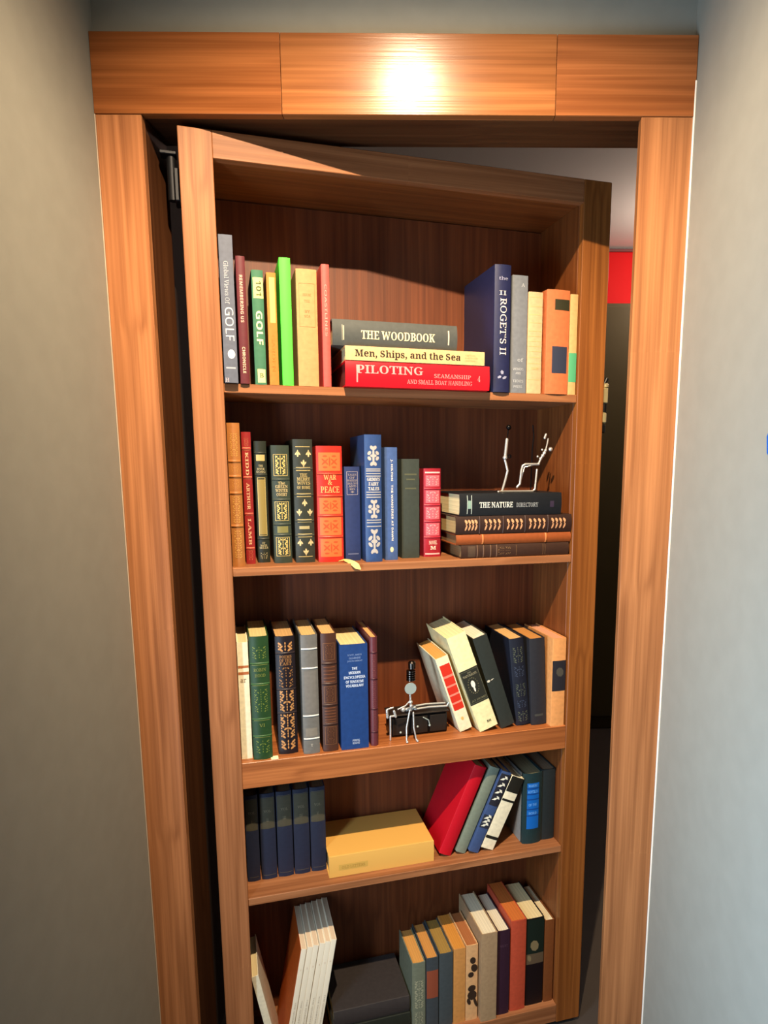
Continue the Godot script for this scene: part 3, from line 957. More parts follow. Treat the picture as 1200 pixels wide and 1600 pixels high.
	b = make_book("leather_book", "thin tan leather book lying second from the bottom of the right stack", gs, 0.0245, 0.288, 0.176, cloth("934a22", 0.5), {"bulge": 0.0045, "pages": "7a5a38"})
	place(b, 0.8395, S2 + 0.0312, 0.006, 0.0, true)
	bands(b, [0.775, 0.225], cloth("c07038", 0.5), 0.0024, 0.0018)

	b = make_book("leather_book", "dark brown leather book with rows of gilt leaves, lying under the black one", gs, 0.0415, 0.290, 0.178, cloth("33201a", 0.45), {"bulge": 0.0045, "pages": "b59a68"})
	place(b, 0.8398, S2 + 0.0559, 0.004, 0.0, true)
	bands(b, [0.80, 0.60, 0.41, 0.21], cloth("3f2a22", 0.45), 0.0018, 0.0014)
	for r in [[0.82, 0.93], [0.62, 0.77], [0.43, 0.58], [0.23, 0.39], [0.05, 0.19]]:
		var st3 := st_new()
		for k in 4:
			var yy: float = lerpf(r[0], r[1], (k + 0.5) / 4.0) * b.h
			blob(st3, b, 0.008, yy, 0.0055, 0.0030, 0.5)
			blob(st3, b, -0.006, yy, 0.0070, 0.0022, -0.35)
			blob(st3, b, 0.0015, yy, 0.0022, 0.0014)
		obj("gilt_ornament", st3.commit(), gilt("d39a70"), b.root)

	b = make_book("hardcover_book", "black book lying on top of the right stack, THE NATURE on its spine", gs, 0.0510, 0.253, 0.176, cloth("191b1f", 0.42), {"bulge": 0.0035, "pages": "e8d6a6"})
	place(b, 0.8115, S2 + 0.0976, 0.004, 0.0, true)
	text_on(b, "THE NATURE", -0.001, 0.165, 0.012, ink("d6d6cc"), {"down": true, "weight": 700, "fit": 0.082, "fit_h": 0.0125})
	text_on(b, "DIRECTORY", -0.002, 0.088, 0.012, ink("8a8c8c"), {"down": true, "weight": 700, "fit": 0.055, "fit_h": 0.0095})
	for yy in [0.234, 0.224]:
		label_on(b, -0.021, yy, 0.021, yy + 0.0016, ink("aab4ac"), "tooled_line")
	label_on(b, -0.009, 0.2262, 0.009, 0.2335, ink("7f9a8c"), "label_panel")
	label_on(b, -0.008, 0.020, 0.006, 0.030, ink("33283a"), "label_panel")

# ------------------------------------------------------------------ third shelf
func shelf_three() -> void:
	var g := "books standing on the third shelf"
	var b := make_book("hardcover_book", "cream white book with two brown bands, half behind the left stile", g, 0.0235, 0.264, 0.170, cloth("efe3c2"), {"bulge": 0.0010})
	place(b, 0.0740, S3, 0.024)
	label_on(b, -0.011, 0.207, 0.011, 0.2125, ink("a8623a"), "tooled_line")
	label_on(b, -0.011, 0.192, 0.011, 0.1985, ink("a8623a"), "tooled_line")
	text_on(b, "ar", -0.001, 0.179, 0.012, ink("8a6a4a"), {"fit": 0.012, "fit_h": 0.008})

	b = make_book("leather_book", "green leather book with worn gilt tooling", g, 0.0415, 0.278, 0.175, cloth("24401f", 0.42), {"bulge": 0.0048, "pages": "d9c288"})
	place(b, 0.1080, S3, 0.010)
	var gg := gilt("7f8440")
	bands(b, [0.785, 0.620, 0.335, 0.195], cloth("33582a", 0.42), 0.0020, 0.0014)
	rules(b, [0.775, 0.61, 0.325, 0.185], gg, 0.0012, 0.004)
	ornament(b, [[0.82, 0.92], [0.39, 0.58], [0.05, 0.16]], gilt("6f7a34"), "scroll", 0.75)
	for q in [["ROBIN", 0.735, 0.026], ["HOOD", 0.690, 0.022], ["VI", 0.285, 0.012]]:
		text_on(b, q[0], 0, q[1] * b.h, 0.008, gg, {"fit": q[2], "fit_h": 0.007})

	b = make_book("leather_book", "black leather book covered in dense copper gilt scrollwork", g, 0.0435, 0.271, 0.172, cloth("1d1418", 0.42), {"bulge": 0.0055, "pages": "c99e68"})
	place(b, 0.1640, S3, 0.024)
	var cop := gilt("b9824c")
	bands(b, [0.86, 0.555, 0.355], cloth("2a1c1c", 0.42), 0.0020, 0.0014)
	ornament(b, [[0.875, 0.95], [0.37, 0.545], [0.14, 0.345], [0.04, 0.12]], cop, "scroll", 1.15)
	ornament(b, [[0.655, 0.745], [0.57, 0.645]], gilt("8f6236"), "scroll", 0.8)
	for q in [["POEMS", 0.83, 0.026], ["OF THE", 0.80, 0.026], ["EAST", 0.772, 0.026]]:
		text_on(b, q[0], 0, q[1] * b.h, 0.008, gilt("9a6c40"), {"weight": 700, "fit": q[2], "fit_h": 0.0066})

	b = make_book("leather_book", "grey book with four bright silver bands", g, 0.0370, 0.274, 0.170, cloth("6a6660", 0.45), {"bulge": 0.0040, "pages": "d8b478"})
	place(b, 0.2145, S3, 0.010)
	bands(b, [0.885, 0.725, 0.325, 0.13], mat(Color.html("d8d2c6"), 0.3), 0.0016, 0.0016)
	for q in [[0.35, 0.70, "716b64"], [0.15, 0.22, "7d7468"]]:
		label_on(b, -0.013, q[0] * b.h, 0.013, q[1] * b.h, cloth(q[2]), "label_panel")
	text_on(b, "T", 0.0, 0.075 * b.h, 0.008, ink("c9c2b4"))

	b = make_book("leather_book", "brown leather book with raised bands, between the grey and the blue books", g, 0.0355, 0.274, 0.170, cloth("47291c", 0.45), {"bulge": 0.0045, "pages": "dcae74"})
	place(b, 0.2575, S3, 0.011)
	bands(b, [0.75, 0.58, 0.40, 0.235], cloth("3c2118", 0.45), 0.0024, 0.0018)
	ornament(b, [[0.78, 0.92], [0.42, 0.56], [0.06, 0.215]], gilt("7f5334"), "framed", 0.6)
	rules(b, [0.72, 0.69, 0.66, 0.63, 0.60, 0.375, 0.35, 0.325, 0.30, 0.275, 0.255], gilt("7a4a30"), 0.0016, 0.005)

	b = make_book("hardcover_book", "thick royal blue encyclopedia with white title lines", g, 0.0635, 0.246, 0.180, cloth("1b3a70", 0.5), {"bulge": 0.0012, "pages": "efd39c", "board": 0.003})
	place(b, 0.3125, S3, 0.009)
	var wt := ink("c6cede")
	for q in [["SCOTT, HARDY", 0.900, 0.032], ["GUARNERI", 0.872, 0.026], ["JUDITH WRIGHT", 0.843, 0.034]]:
		text_on(b, q[0], 0.002, q[1] * b.h, 0.008, ink("7f93bd"), {"font": "Droid Sans", "fit": q[2], "fit_h": 0.0044})
	for q in [["THE", 0.775, 0.012], ["MODERN", 0.735, 0.026], ["ENCYCLOPEDIA", 0.692, 0.048], ["OF TENTATIVE", 0.650, 0.040], ["VOCABULARY", 0.612, 0.040]]:
		text_on(b, q[0], 0.001, q[1] * b.h, 0.008, wt, {"font": "Droid Sans", "weight": 700, "fit": q[2], "fit_h": 0.0062})
	for q in [["PRESS", 0.085], ["BOOKS", 0.060]]:
		text_on(b, q[0], 0.002, q[1] * b.h, 0.008, wt, {"font": "Droid Sans", "fit": 0.016, "fit_h": 0.0046})

	b = make_book("leather_book", "thin plum leather book right of the blue encyclopedia", g, 0.0185, 0.258, 0.175, cloth("5e2a30", 0.42), {"bulge": 0.0050, "pages": "dfae70"})
	place(b, 0.3590, S3, 0.013)
	bands(b, [0.86, 0.62, 0.345, 0.13], cloth("4a1c24", 0.42), 0.0018, 0.0014)
	ornament(b, [[0.64, 0.84], [0.36, 0.60], [0.15, 0.33]], gilt("8a5550"), "scroll", 0.4)

	# the books that lean to the left
	b = make_book("hardcover_book", "leaning cream book with a red label in five blocks", g, 0.0330, 0.197, 0.165, cloth("ead9b4"), {"bulge": 0.0012, "pages": "d49a50", "board": 0.002})
	place(b, 0.574, S3, 0.035, -18.8)
	for r in [[0.755, 0.90], [0.625, 0.725], [0.505, 0.600], [0.395, 0.480], [0.285, 0.370]]:
		label_on(b, -0.0125, r[0] * b.h, 0.0135, r[1] * b.h, ink("c22a17"))
	label_on(b, -0.0125, 0.285 * b.h, 0.0135, 0.90 * b.h, ink("dd7a66"), "label_panel", 0.00015)
	var st := st_new()
	blob(st, b, 0.0, 0.16 * b.h, 0.0035, 0.005)
	obj("emblem", st.commit(), ink("cda75e"), b.root)

	b = make_book("hardcover_book", "thick leaning cream book with a black panel and white leaf emblem", g, 0.0490, 0.254, 0.170, cloth("eee0aa"), {"bulge": 0.0012, "pages": "e9d9a6", "board": 0.002})
	place(b, 0.6205, S3, 0.020, -20.0)
	label_on(b, -0.0240, 0.285 * b.h, 0.0240, 0.645 * b.h, ink("26261f"))
	st = st_new()
	frame(st, b, -0.0225, 0.30 * b.h, 0.0225, 0.63 * b.h, 0.0006)
	obj("tooled_line", st.commit(), ink("6c6a50"), b.root)
	st = st_new()
	blob(st, b, -0.001, 0.485 * b.h, 0.0052, 0.0095, 0, 12)
	blob(st, b, -0.001, 0.435 * b.h, 0.0022, 0.0080, 0, 8)
	obj("emblem", st.commit(), ink("f0e2cc"), b.root)
	st = st_new()
	for k in 18:
		var t := TAU * k / 18.0
		blob(st, b, -0.001 + cos(t) * 0.0125, 0.470 * b.h + sin(t) * 0.0205, 0.0007, 0.0013, t)
	obj("emblem_ring", st.commit(), ink("8f8560"), b.root)
	text_on(b, "THE", -0.001, 0.608 * b.h, 0.006, ink("9a9276"), {"fit": 0.010, "fit_h": 0.0035})
	text_on(b, "NATURALIST", -0.001, 0.583 * b.h, 0.008, ink("a89e7e"), {"fit": 0.036, "fit_h": 0.0055})
	text_on(b, "AT HOME", 0.001, 0.325 * b.h, 0.008, ink("86805f"), {"fit": 0.038, "fit_h": 0.0045})
	text_on(b, "RH", 0.006, 0.075 * b.h, 0.010, ink("3c3826"), {"weight": 700, "font": "Droid Sans", "fit": 0.010, "fit_h": 0.0065})

	b = make_book("hardcover_book", "leaning dark green black book with a white spot at mid spine", g, 0.0375, 0.244, 0.165, cloth("2b2f2b", 0.5), {"bulge": 0.0014, "pages": "efe0cc"})
	place(b, 0.6785, S3, 0.027, -18.4)
	st = st_new()
	blob(st, b, -0.013, 0.53 * b.h, 0.0042, 0.0032, 0.3)
	blob(st, b, -0.003, 0.535 * b.h, 0.0050, 0.0010, 0.2)
	obj("emblem", st.commit(), ink("cfc4ae"), b.root)

	b = make_book("leather_book", "worn navy leather book with faded gilt patches, leaning slightly", g, 0.0380, 0.224, 0.165, cloth("1a1d2a", 0.5), {"bulge": 0.0045, "pages": "dcae72"})
	place(b, 0.7220, S3, 0.032, -6.2)
	ornament(b, [[0.72, 0.90], [0.33, 0.48], [0.04, 0.16]], gilt("555a4c"), "scroll", 0.9)
	ornament(b, [[0.56, 0.68], [0.20, 0.29]], gilt("3f475a"), "scroll", 0.9)

	b = make_book("hardcover_book", "plain blue black cloth book second from the right stile", g, 0.0408, 0.222, 0.170, cloth("26262c", 0.6), {"bulge": 0.0030, "pages": "c98a48"})
	place(b, 0.7600, S3, 0.025, -3.0)
	label_on(b, -0.012, 0.10 * b.h, 0.010, 0.125 * b.h, ink("3f3f3c"), "label_panel")

	b = make_book("hardcover_book", "peach orange book with a wide black band, against the right stile", g, 0.0360, 0.224, 0.170, cloth("e09a5c"), {"bulge": 0.0014, "pages": "e0a080"})
	place(b, 0.8190, S3, 0.004)
	label_on(b, -0.0178, 0.405 * b.h, 0.0178, 0.750 * b.h, ink("26242a"))
	st = st_new()
	blob(st, b, 0.002, 0.62 * b.h, 0.010, 0.012, 0.3)
	obj("emblem", st.commit(), ink("4a463e"), b.root)

# ------------------------------------------------------------------ fourth shelf
func shelf_four() -> void:
	var g := "matching navy volumes on the fourth shelf"
	var where := ["first from the left stile", "second from the left stile", "in the middle of the set", "fourth from the left stile", "last of the set, touching the flat tan box"]
	for k in 5:
		var b := make_book("cloth_book", "dark navy cloth volume, " + where[k], g, [0.0300, 0.0360, 0.0365, 0.0375, 0.0365][k], 0.215, 0.135, cloth("20253a", 0.6), {"bulge": 0.0040, "pages": "6b5a44"})
		place(b, [0.0780, 0.1135, 0.1520, 0.1910, 0.2300][k], S4, 0.069)
		label_on(b, -b.w / 2 + 0.002, 0.128, b.w / 2 - 0.002, 0.204, cloth("4a4536"), "label_panel")
		rules(b, [0.955, 0.05], gilt("5a5346"), 0.0010, 0.004)
		text_on(b, "VOL", 0, 0.172, 0.008, ink("7d735c"), {"fit": 0.016, "fit_h": 0.006})
		text_on(b, ["I", "II", "III", "IV", "V"][k], 0, 0.150, 0.008, ink("7d735c"), {"fit_h": 0.007})
	var gl := "books leaning to the right on the fourth shelf"

	var b := make_book("hardcover_book", "large tan yellow book lying flat with its spine to the front", "", 0.0545, 0.258, 0.168, mat(Color.html("d6a250"), 0.65), {"bulge": 0.0012, "board": 0.003, "pages": "d8b070"})
	place(b, 0.506, S4, 0.029, 0.0, true)
	label_on(b, -0.010, 0.165, 0.004, 0.235, ink("c49a4a"))
	text_on(b, "OLD LETTERS", -0.003, 0.200, 0.01, ink("a37c38"), {"down": true, "fit": 0.055, "fit_h": 0.007})

	b = make_book("hardcover_book", "bright crimson book leaning to the right against the green grey one", gl, 0.0330, 0.240, 0.160, mat(Color.html("b4081c"), 0.5), {"bulge": 0.0030})
	place(b, 0.5535, S4, 0.038, 22.8)

	b = make_book("hardcover_book", "faded sage grey book leaning between the crimson and the blue books", gl, 0.0265, 0.233, 0.160, cloth("788070"), {"bulge": 0.0020})
	place(b, 0.5915, S4, 0.038, 22.8)

	b = make_book("hardcover_book", "blue book with white and black jagged ornaments, leaning right", gl, 0.0270, 0.220, 0.160, cloth("3a4e78"), {"bulge": 0.0014})
	place(b, 0.6235, S4, 0.031, 23.4)
	label_on(b, -0.0133, 0.58 * b.h, 0.0133, 0.97 * b.h, ink("23232c"))
	label_on(b, -0.0133, 0.30 * b.h, 0.0133, 0.46 * b.h, ink("252a38"))
	for r in [[0.62, 0.95], [0.31, 0.45]]:
		var st := st_new()
		var n: int = 4 if r[0] > 0.5 else 3
		for k in n:
			var yy: float = lerpf(r[0], r[1], (k + 0.5) / n) * b.h
			blob(st, b, -0.003, yy, 0.0085, 0.0030, 0.5, 4)
			blob(st, b, 0.004, yy + 0.005, 0.0070, 0.0035, -0.6, 4)
		obj("star_ornament", st.commit(), ink("e3dfcc"), b.root)

	b = make_book("hardcover_book", "white and black banded book leaning right, front of the leaning group", gl, 0.0355, 0.199, 0.160, cloth("eadfc0"), {"bulge": 0.0010, "pages": "efe6c8"})
	place(b, 0.6640, S4, 0.033, 24.5)
	label_on(b, -0.0175, 0.785 * b.h, 0.0175, 0.995 * b.h, ink("1c1a14"), "black_band")
	label_on(b, -0.0175, 0.655 * b.h, 0.0175, 0.685 * b.h, ink("1c1a14"), "black_band")
	label_on(b, -0.0175, 0.135 * b.h, 0.0175, 0.175 * b.h, ink("1c1a14"), "black_band")

	var gr := "upright books at the right end of the fourth shelf"
	b = make_book("hardcover_book", "dark teal book with a bright blue label, rounded spine", gr, 0.0525, 0.192, 0.165, cloth("1c3235", 0.5), {"bulge": 0.0060, "pages": "8a8468"})
	place(b, 0.7730, S4, 0.034)
	label_on(b, -0.0165, 0.215 * b.h, 0.0165, 0.865 * b.h, ink("0c5cb0"))
	for f in [0.78, 0.70, 0.625, 0.485, 0.395]:
		label_on(b, -0.0165, f * b.h, 0.0165, f * b.h + 0.0035, ink("0b3f86"), "tooled_line", 0.0005)
	for q in [["MARINE", 0.83, 0.024], ["REPTILES", 0.745, 0.026], ["OF THE", 0.56, 0.022], ["WORLD", 0.44, 0.022]]:
		text_on(b, q[0], -0.001, q[1] * b.h, 0.008, ink("5f9ae0"), {"weight": 700, "font": "Droid Sans", "fit": q[2], "fit_h": 0.007})
	# grey jacket board of that book, seen from the left
	obj("jacket_flap", box_mesh(Vector3(-b.w / 2 - 0.0009, 0.001, -0.150), Vector3(-b.w / 2 - 0.0001, b.h - 0.001, -0.016), 0.0), cloth("8a8884"), b.root)

	b = make_book("hardcover_book", "black teal book at the right end, beside the one with the blue label", gr, 0.0400, 0.194, 0.165, cloth("22292b", 0.5), {"bulge": 0.0030, "pages": "8a7864"})
	place(b, 0.8195, S4, 0.042)
	label_on(b, -0.0195, 0.004, -0.0180, b.h - 0.02, ink("55604f"), "tooled_line")

# ------------------------------------------------------------------ bottom shelf
func shelf_five() -> void:
	var g := "books standing on the bottom shelf, right half"
	var b := make_book("hardcover_book", "narrow white book with a dark green foot, leaning left by the stile", "", 0.0170, 0.255, 0.150, cloth("efe4c8"), {"bulge": 0.0008, "board": 0.0018})
	place(b, 0.1060, S5, 0.018, -10.5)
	label_on(b, -0.0090, 0.0, 0.0090, 0.068, ink("1c1826"), "dark_band")
	label_on(b, -0.0090, 0.068, 0.0090, 0.088, ink("2c3a1c"), "dark_band")
	text_on(b, "H.P.", 0.0, 0.078, 0.008, ink("bfc4a8"), {"fit": 0.011, "fit_h": 0.005})
	# the set of slim white volumes leaning to the right
	var ord := ["first, with an orange cover, of the slim white volumes", "second of the slim white volumes", "third of the slim white volumes", "fourth of the slim white volumes", "fifth of the slim white volumes", "last and tallest of the slim white volumes"]
	for k in 6:
		var hh := 0.300 + 0.002 * k
		var cv := mat(Color.html("efe3cc"), 0.5)
		b = make_book("slim_volume", ord[k] + " leaning right on the bottom shelf", "slim white volumes on the bottom shelf", 0.0128, hh, 0.170, cv, {"bulge": 0.0003, "board": 0.0012, "lip": 0.0005, "groove": 0.0, "pages": "e6cdb4"})
		place(b, [0.1360, 0.1508, 0.1640, 0.1790, 0.1922, 0.2054][k], S5, 0.020, 10.2)
		text_on(b, "THE QUARTERLY", 0.0, hh * 0.40, 0.006, ink("b9a892"), {"down": true, "font": "Droid Sans", "fit": 0.085, "fit_h": 0.0035})
		text_on(b, str(k + 1), 0.0, hh * 0.82, 0.006, ink("c9a68c"), {"fit_h": 0.004})
		if k == 0:
			obj("orange_cover", box_mesh(Vector3(-b.w / 2 - 0.0012, 0.0, -0.170), Vector3(-b.w / 2 - 0.0001, hh, -0.001), 0.0), cloth("b4521a", 0.45), b.root)
	# dark books lying flat between the two groups
	var gf := "dark books lying flat on the bottom shelf"
	b = make_book("hardcover_book", "large black green book lying flat at the bottom of the low dark pile", gf, 0.056, 0.196, 0.165, cloth("23261f", 0.5), {"bulge": 0.0030})
	place(b, 0.4430, S5, 0.024, 0.0, true)
	text_on(b, "ATLAS", -0.004, 0.04, 0.012, ink("8f8f86"), {"down": true, "fit": 0.04, "fit_h": 0.010})
	b = make_book("hardcover_book", "charcoal grey book lying flat on top of the low dark pile", gf, 0.044, 0.192, 0.165, cloth("383231", 0.5), {"bulge": 0.0035})
	place(b, 0.4420, S5 + 0.0563, 0.028, 0.0, true)

	b = make_book("hardcover_book", "mottled grey green book, leftmost of the upright books on the right", g, 0.0345, 0.197, 0.135, cloth("707563"), {"bulge": 0.0016, "pages": "d99a50"})
	place(b, 0.4640, S5, 0.018)
	ornament(b, [[0.35, 0.75], [0.05, 0.3]], ink("9c9a80"), "scroll", 1.0)
	b = make_book("hardcover_book", "slate blue book with a rust red label", g, 0.0325, 0.203, 0.140, cloth("3e4449"), {"bulge": 0.0016, "pages": "d4924a"})
	place(b, 0.4995, S5, 0.018)
	label_on(b, -0.0150, 0.090, 0.0150, 0.168, ink("8a4630"))
	b = make_book("hardcover_book", "plain slate grey book right of the one with the rust label", g, 0.0365, 0.208, 0.140, cloth("434a4d"), {"bulge": 0.0016, "pages": "a5813f"})
	place(b, 0.5360, S5, 0.018)
	b = make_book("hardcover_book", "plain amber tan book with a matching top edge", g, 0.0320, 0.213, 0.140, cloth("cf8f4c"), {"bulge": 0.0008, "pages": "d88f3a", "lip": 0.0006})
	place(b, 0.5720, S5, 0.018)
	b = make_book("hardcover_book", "tan book with dark brown picture prints down its spine", g, 0.0325, 0.216, 0.140, cloth("dba874"), {"bulge": 0.0012, "pages": "b06a3c"})
	place(b, 0.6055, S5, 0.018)
	for q in [[0.002, 0.172, 0.008, 0.010], [0.006, 0.150, 0.009, 0.012], [-0.003, 0.132, 0.008, 0.008], [0.000, 0.092, 0.011, 0.010], [0.001, 0.072, 0.013, 0.014], [-0.008, 0.055, 0.005, 0.010], [0.010, 0.050, 0.004, 0.016]]:
		var st := st_new()
		blob(st, b, q[0], q[1], q[2], q[3], 0.3, 9)
		obj("picture_print", st.commit(), ink("33241a"), b.root)
	b = make_book("hardcover_book", "taller taupe book left of the dark purple one", g, 0.0435, 0.251, 0.178, cloth("a88a68"), {"bulge": 0.0010, "pages": "efe0c4"})
	place(b, 0.6470, S5, 0.003)
	b = make_book("hardcover_book", "dark purple book with white page tops", g, 0.0345, 0.243, 0.165, cloth("33182a"), {"bulge": 0.0016, "pages": "f0e4cc"})
	place(b, 0.6905, S5, 0.012)
	text_on(b, "NIGHT", 0, 0.20, 0.008, ink("5c4050"), {"fit": 0.022, "fit_h": 0.006})
	b = make_book("hardcover_book", "salmon orange book with an orange top edge", g, 0.0435, 0.262, 0.172, cloth("bc4c32", 0.55), {"bulge": 0.0022, "pages": "cf7030", "lip": 0.0008})
	place(b, 0.7330, S5, 0.014)
	b = make_book("hardcover_book", "black book with a green head and grey picture band", g, 0.0505, 0.254, 0.165, cloth("150a0e", 0.5), {"bulge": 0.0012, "pages": "ecd6a6"})
	place(b, 0.7830, S5, 0.020)
	label_on(b, -0.0248, 0.150, 0.0248, 0.252, ink("141f18"), "green_band")
	label_on(b, -0.0248, 0.122, 0.0248, 0.152, ink("5a4a38"), "picture_print", 0.0005)
	var st5 := st_new()
	blob(st5, b, -0.002, 0.175, 0.012, 0.016, 0.2)
	blob(st5, b, -0.016, 0.140, 0.005, 0.010, 0.2)
	obj("picture_print", st5.commit(), ink("7a6a4c"), b.root)
	b = make_book("hardcover_book", "thin brown book at the right end of the bottom shelf", g, 0.0265, 0.241, 0.160, cloth("7a4522", 0.5), {"bulge": 0.0010, "pages": "f0e0bc"})
	place(b, 0.8240, S5, 0.019)

# ------------------------------------------------------------------ small things
func at_case(u: float, h: float, rec: float) -> Vector3:
	return Vector3(u, TOP + h, -rec)

func case_thing(called: String, label: String, category: String) -> Node3D:
	var o := thing(called, label, category)
	o.transform = Transform3D(case_basis, HINGE)
	return o

func build_small() -> void:
	var chrome := mat(Color(0.88, 0.86, 0.83), 0.30, {"metal": 0.75})
	var dark := mat(Color(0.10, 0.09, 0.09), 0.35, {"metal": 0.8})
	var grey := mat(Color(0.62, 0.66, 0.64), 0.4, {"metal": 0.3})
	# bent-wire pair on the lying stack of the second shelf
	var hb := S2 + 0.1486
	var rc := 0.045
	var o := case_thing("wire_sculpture", "small bright wire sculpture of a standing and a seated figure on the black book", "sculpture")
	var st := st_new()
	tube(st, [at_case(0.662, hb + 0.0020, rc - 0.014), at_case(0.681, hb + 0.0020, rc), at_case(0.755, hb + 0.0020, rc), at_case(0.761, hb + 0.006, rc), at_case(0.765, hb + 0.052, rc)], 0.0026)
	obj("base_wire", st.commit(), chrome, o)
	st = st_new()
	tube(st, [at_case(0.677, hb + 0.0028, rc), at_case(0.684, hb + 0.026, rc), at_case(0.690, hb + 0.050, rc), at_case(0.686, hb + 0.065, rc), at_case(0.682, hb + 0.078, rc)], 0.0030)
	ball(st, at_case(0.683, hb + 0.080, rc), 0.0056)
	tube(st, [at_case(0.683, hb + 0.080, rc), at_case(0.685, hb + 0.100, rc), at_case(0.687, hb + 0.121, rc)], 0.0038)
	obj("standing_figure", st.commit(), chrome, o)
	st = st_new()
	lathe(st, at_case(0.6915, hb + 0.083, rc - 0.004), Vector3.BACK, [[0.0025, 0.0], [0.0050, 0.0], [0.0050, 0.003], [0.0025, 0.003], [0.0025, 0.0]])
	ball(st, at_case(0.691, hb + 0.149, rc), 0.0062)
	tube(st, [at_case(0.688, hb + 0.121, rc), at_case(0.690, hb + 0.145, rc)], 0.0014)
	obj("figure_head", st.commit(), dark, o)
	st = st_new()
	tube(st, [at_case(0.715, hb + 0.012, rc), at_case(0.722, hb + 0.019, rc)], 0.0029)
	tube(st, [at_case(0.722, hb + 0.019, rc), at_case(0.725, hb + 0.050, rc), at_case(0.728, hb + 0.061, rc), at_case(0.735, hb + 0.065, rc), at_case(0.768, hb + 0.065, rc)], 0.0029)
	ball(st, at_case(0.769, hb + 0.066, rc), 0.0036)
	tube(st, [at_case(0.734, hb + 0.030, rc + 0.02), at_case(0.742, hb + 0.058, rc + 0.02), at_case(0.768, hb + 0.064, rc + 0.02)], 0.0016)
	tube(st, [at_case(0.769, hb + 0.066, rc), at_case(0.775, hb + 0.079, rc), at_case(0.786, hb + 0.096, rc)], 0.0026)
	for q in [[0.774, 0.078, 0.0042], [0.779, 0.085, 0.0046], [0.783, 0.091, 0.0046], [0.786, 0.097, 0.0040], [0.766, 0.083, 0.0028], [0.777, 0.099, 0.0026]]:
		ball(st, at_case(q[0], hb + q[1], rc), q[2], 6, 8)
	ball(st, at_case(0.799, hb + 0.100, rc), 0.0052)
	tube(st, [at_case(0.786, hb + 0.097, rc), at_case(0.790, hb + 0.112, rc), at_case(0.792, hb + 0.124, rc)], 0.0018)
	tube(st, [at_case(0.783, hb + 0.126, rc), at_case(0.786, hb + 0.134, rc)], 0.0029)
	obj("seated_figure", st.commit(), chrome, o)
	st = st_new()
	tube(st, [at_case(0.766, hb + 0.156, rc + 0.03), at_case(0.769, hb + 0.130, rc + 0.03), at_case(0.766, hb + 0.100, rc + 0.03), at_case(0.764, hb + 0.003, rc + 0.03)], 0.0016)
	obj("lamp_stand", st.commit(), dark, o)

	# figure with a patient on a table, third shelf
	o = case_thing("wire_sculpture", "dark metal sculpture of a standing figure beside a patient on a table", "sculpture")
	var r1 := 0.012
	st = st_new()
	tube(st, [at_case(0.434, S3 + 0.002, r1), at_case(0.4345, S3 + 0.036, r1 + 0.002), at_case(0.443, S3 + 0.076, r1 + 0.004)], 0.0020)
	tube(st, [at_case(0.458, S3 + 0.002, r1), at_case(0.452, S3 + 0.034, r1 + 0.002), at_case(0.4515, S3 + 0.070, r1 + 0.004)], 0.0020)
	ball(st, at_case(0.434, S3 + 0.003, r1 - 0.004), 0.0030, 6, 8, Vector3(1, 0.9, 2.0))
	ball(st, at_case(0.459, S3 + 0.003, r1 - 0.004), 0.0030, 6, 8, Vector3(1, 0.9, 2.0))
	tube(st, [at_case(0.446, S3 + 0.076, r1 + 0.004), at_case(0.444, S3 + 0.092, r1), at_case(0.443, S3 + 0.118, r1)], 0.0024)
	ball(st, at_case(0.4455, S3 + 0.088, r1 + 0.001), 0.0042)
	ball(st, at_case(0.4445, S3 + 0.097, r1 + 0.001), 0.0048)
	tube(st, [at_case(0.4445, S3 + 0.103, r1), at_case(0.432, S3 + 0.090, r1), at_case(0.414, S3 + 0.083, r1)], 0.0017)
	obj("standing_figure", st.commit(), chrome, o)
	st = st_new()
	lathe(st, at_case(0.4425, S3 + 0.132, r1 - 0.004), Vector3.BACK, [[0.0, 0.0], [0.0135, 0.0], [0.0140, 0.0015], [0.0135, 0.003], [0.0, 0.003]], 24)
	obj("body_disc", st.commit(), grey, o)
	st = st_new()
	for k in 5:
		lathe(st, at_case(0.446, S3 + 0.150 + k * 0.0052, r1 + 0.004), Vector3.UP, [[0.0, -0.002], [0.0105, -0.0014], [0.0105, 0.0014], [0.0, 0.002]], 14)
	lathe(st, at_case(0.4485, S3 + 0.184, r1 + 0.004), Vector3.UP, [[0.0, -0.009], [0.0095, -0.007], [0.0095, 0.006], [0.006, 0.010], [0.0, 0.010]], 6)
	obj("figure_head", st.commit(), mat(Color(0.34, 0.31, 0.29), 0.25, {"metal": 1.0}), o)
	var r2 := 0.052
	st = st_new()
	box(st, at_case(0.405, S3 + 0.0, r2 + 0.050), at_case(0.545, S3 + 0.052, r2 - 0.004), 0.003)
	obj("table", st.commit(), dark, o)
	var bronze := mat(Color(0.20, 0.17, 0.15), 0.35, {"metal": 0.6})
	obj("table_top", box_mesh(at_case(0.402, S3 + 0.0522, r2 + 0.053), at_case(0.549, S3 + 0.0565, r2 - 0.008), 0.0015), bronze, o)
	for k in 3:
		obj("drawer", box_mesh(at_case(0.409 + k * 0.046, S3 + 0.006, r2 - 0.0045), at_case(0.449 + k * 0.046, S3 + 0.047, r2 - 0.0062), 0.0006), bronze, o)
	st = st_new()
	tube(st, [at_case(0.466, S3 + 0.064, r2), at_case(0.500, S3 + 0.066, r2), at_case(0.545, S3 + 0.064, r2)], 0.0026)
	tube(st, [at_case(0.466, S3 + 0.066, r2 + 0.016), at_case(0.500, S3 + 0.068, r2 + 0.016), at_case(0.545, S3 + 0.066, r2 + 0.016)], 0.0026)
	tube(st, [at_case(0.545, S3 + 0.064, r2), at_case(0.551, S3 + 0.073, r2)], 0.0022)
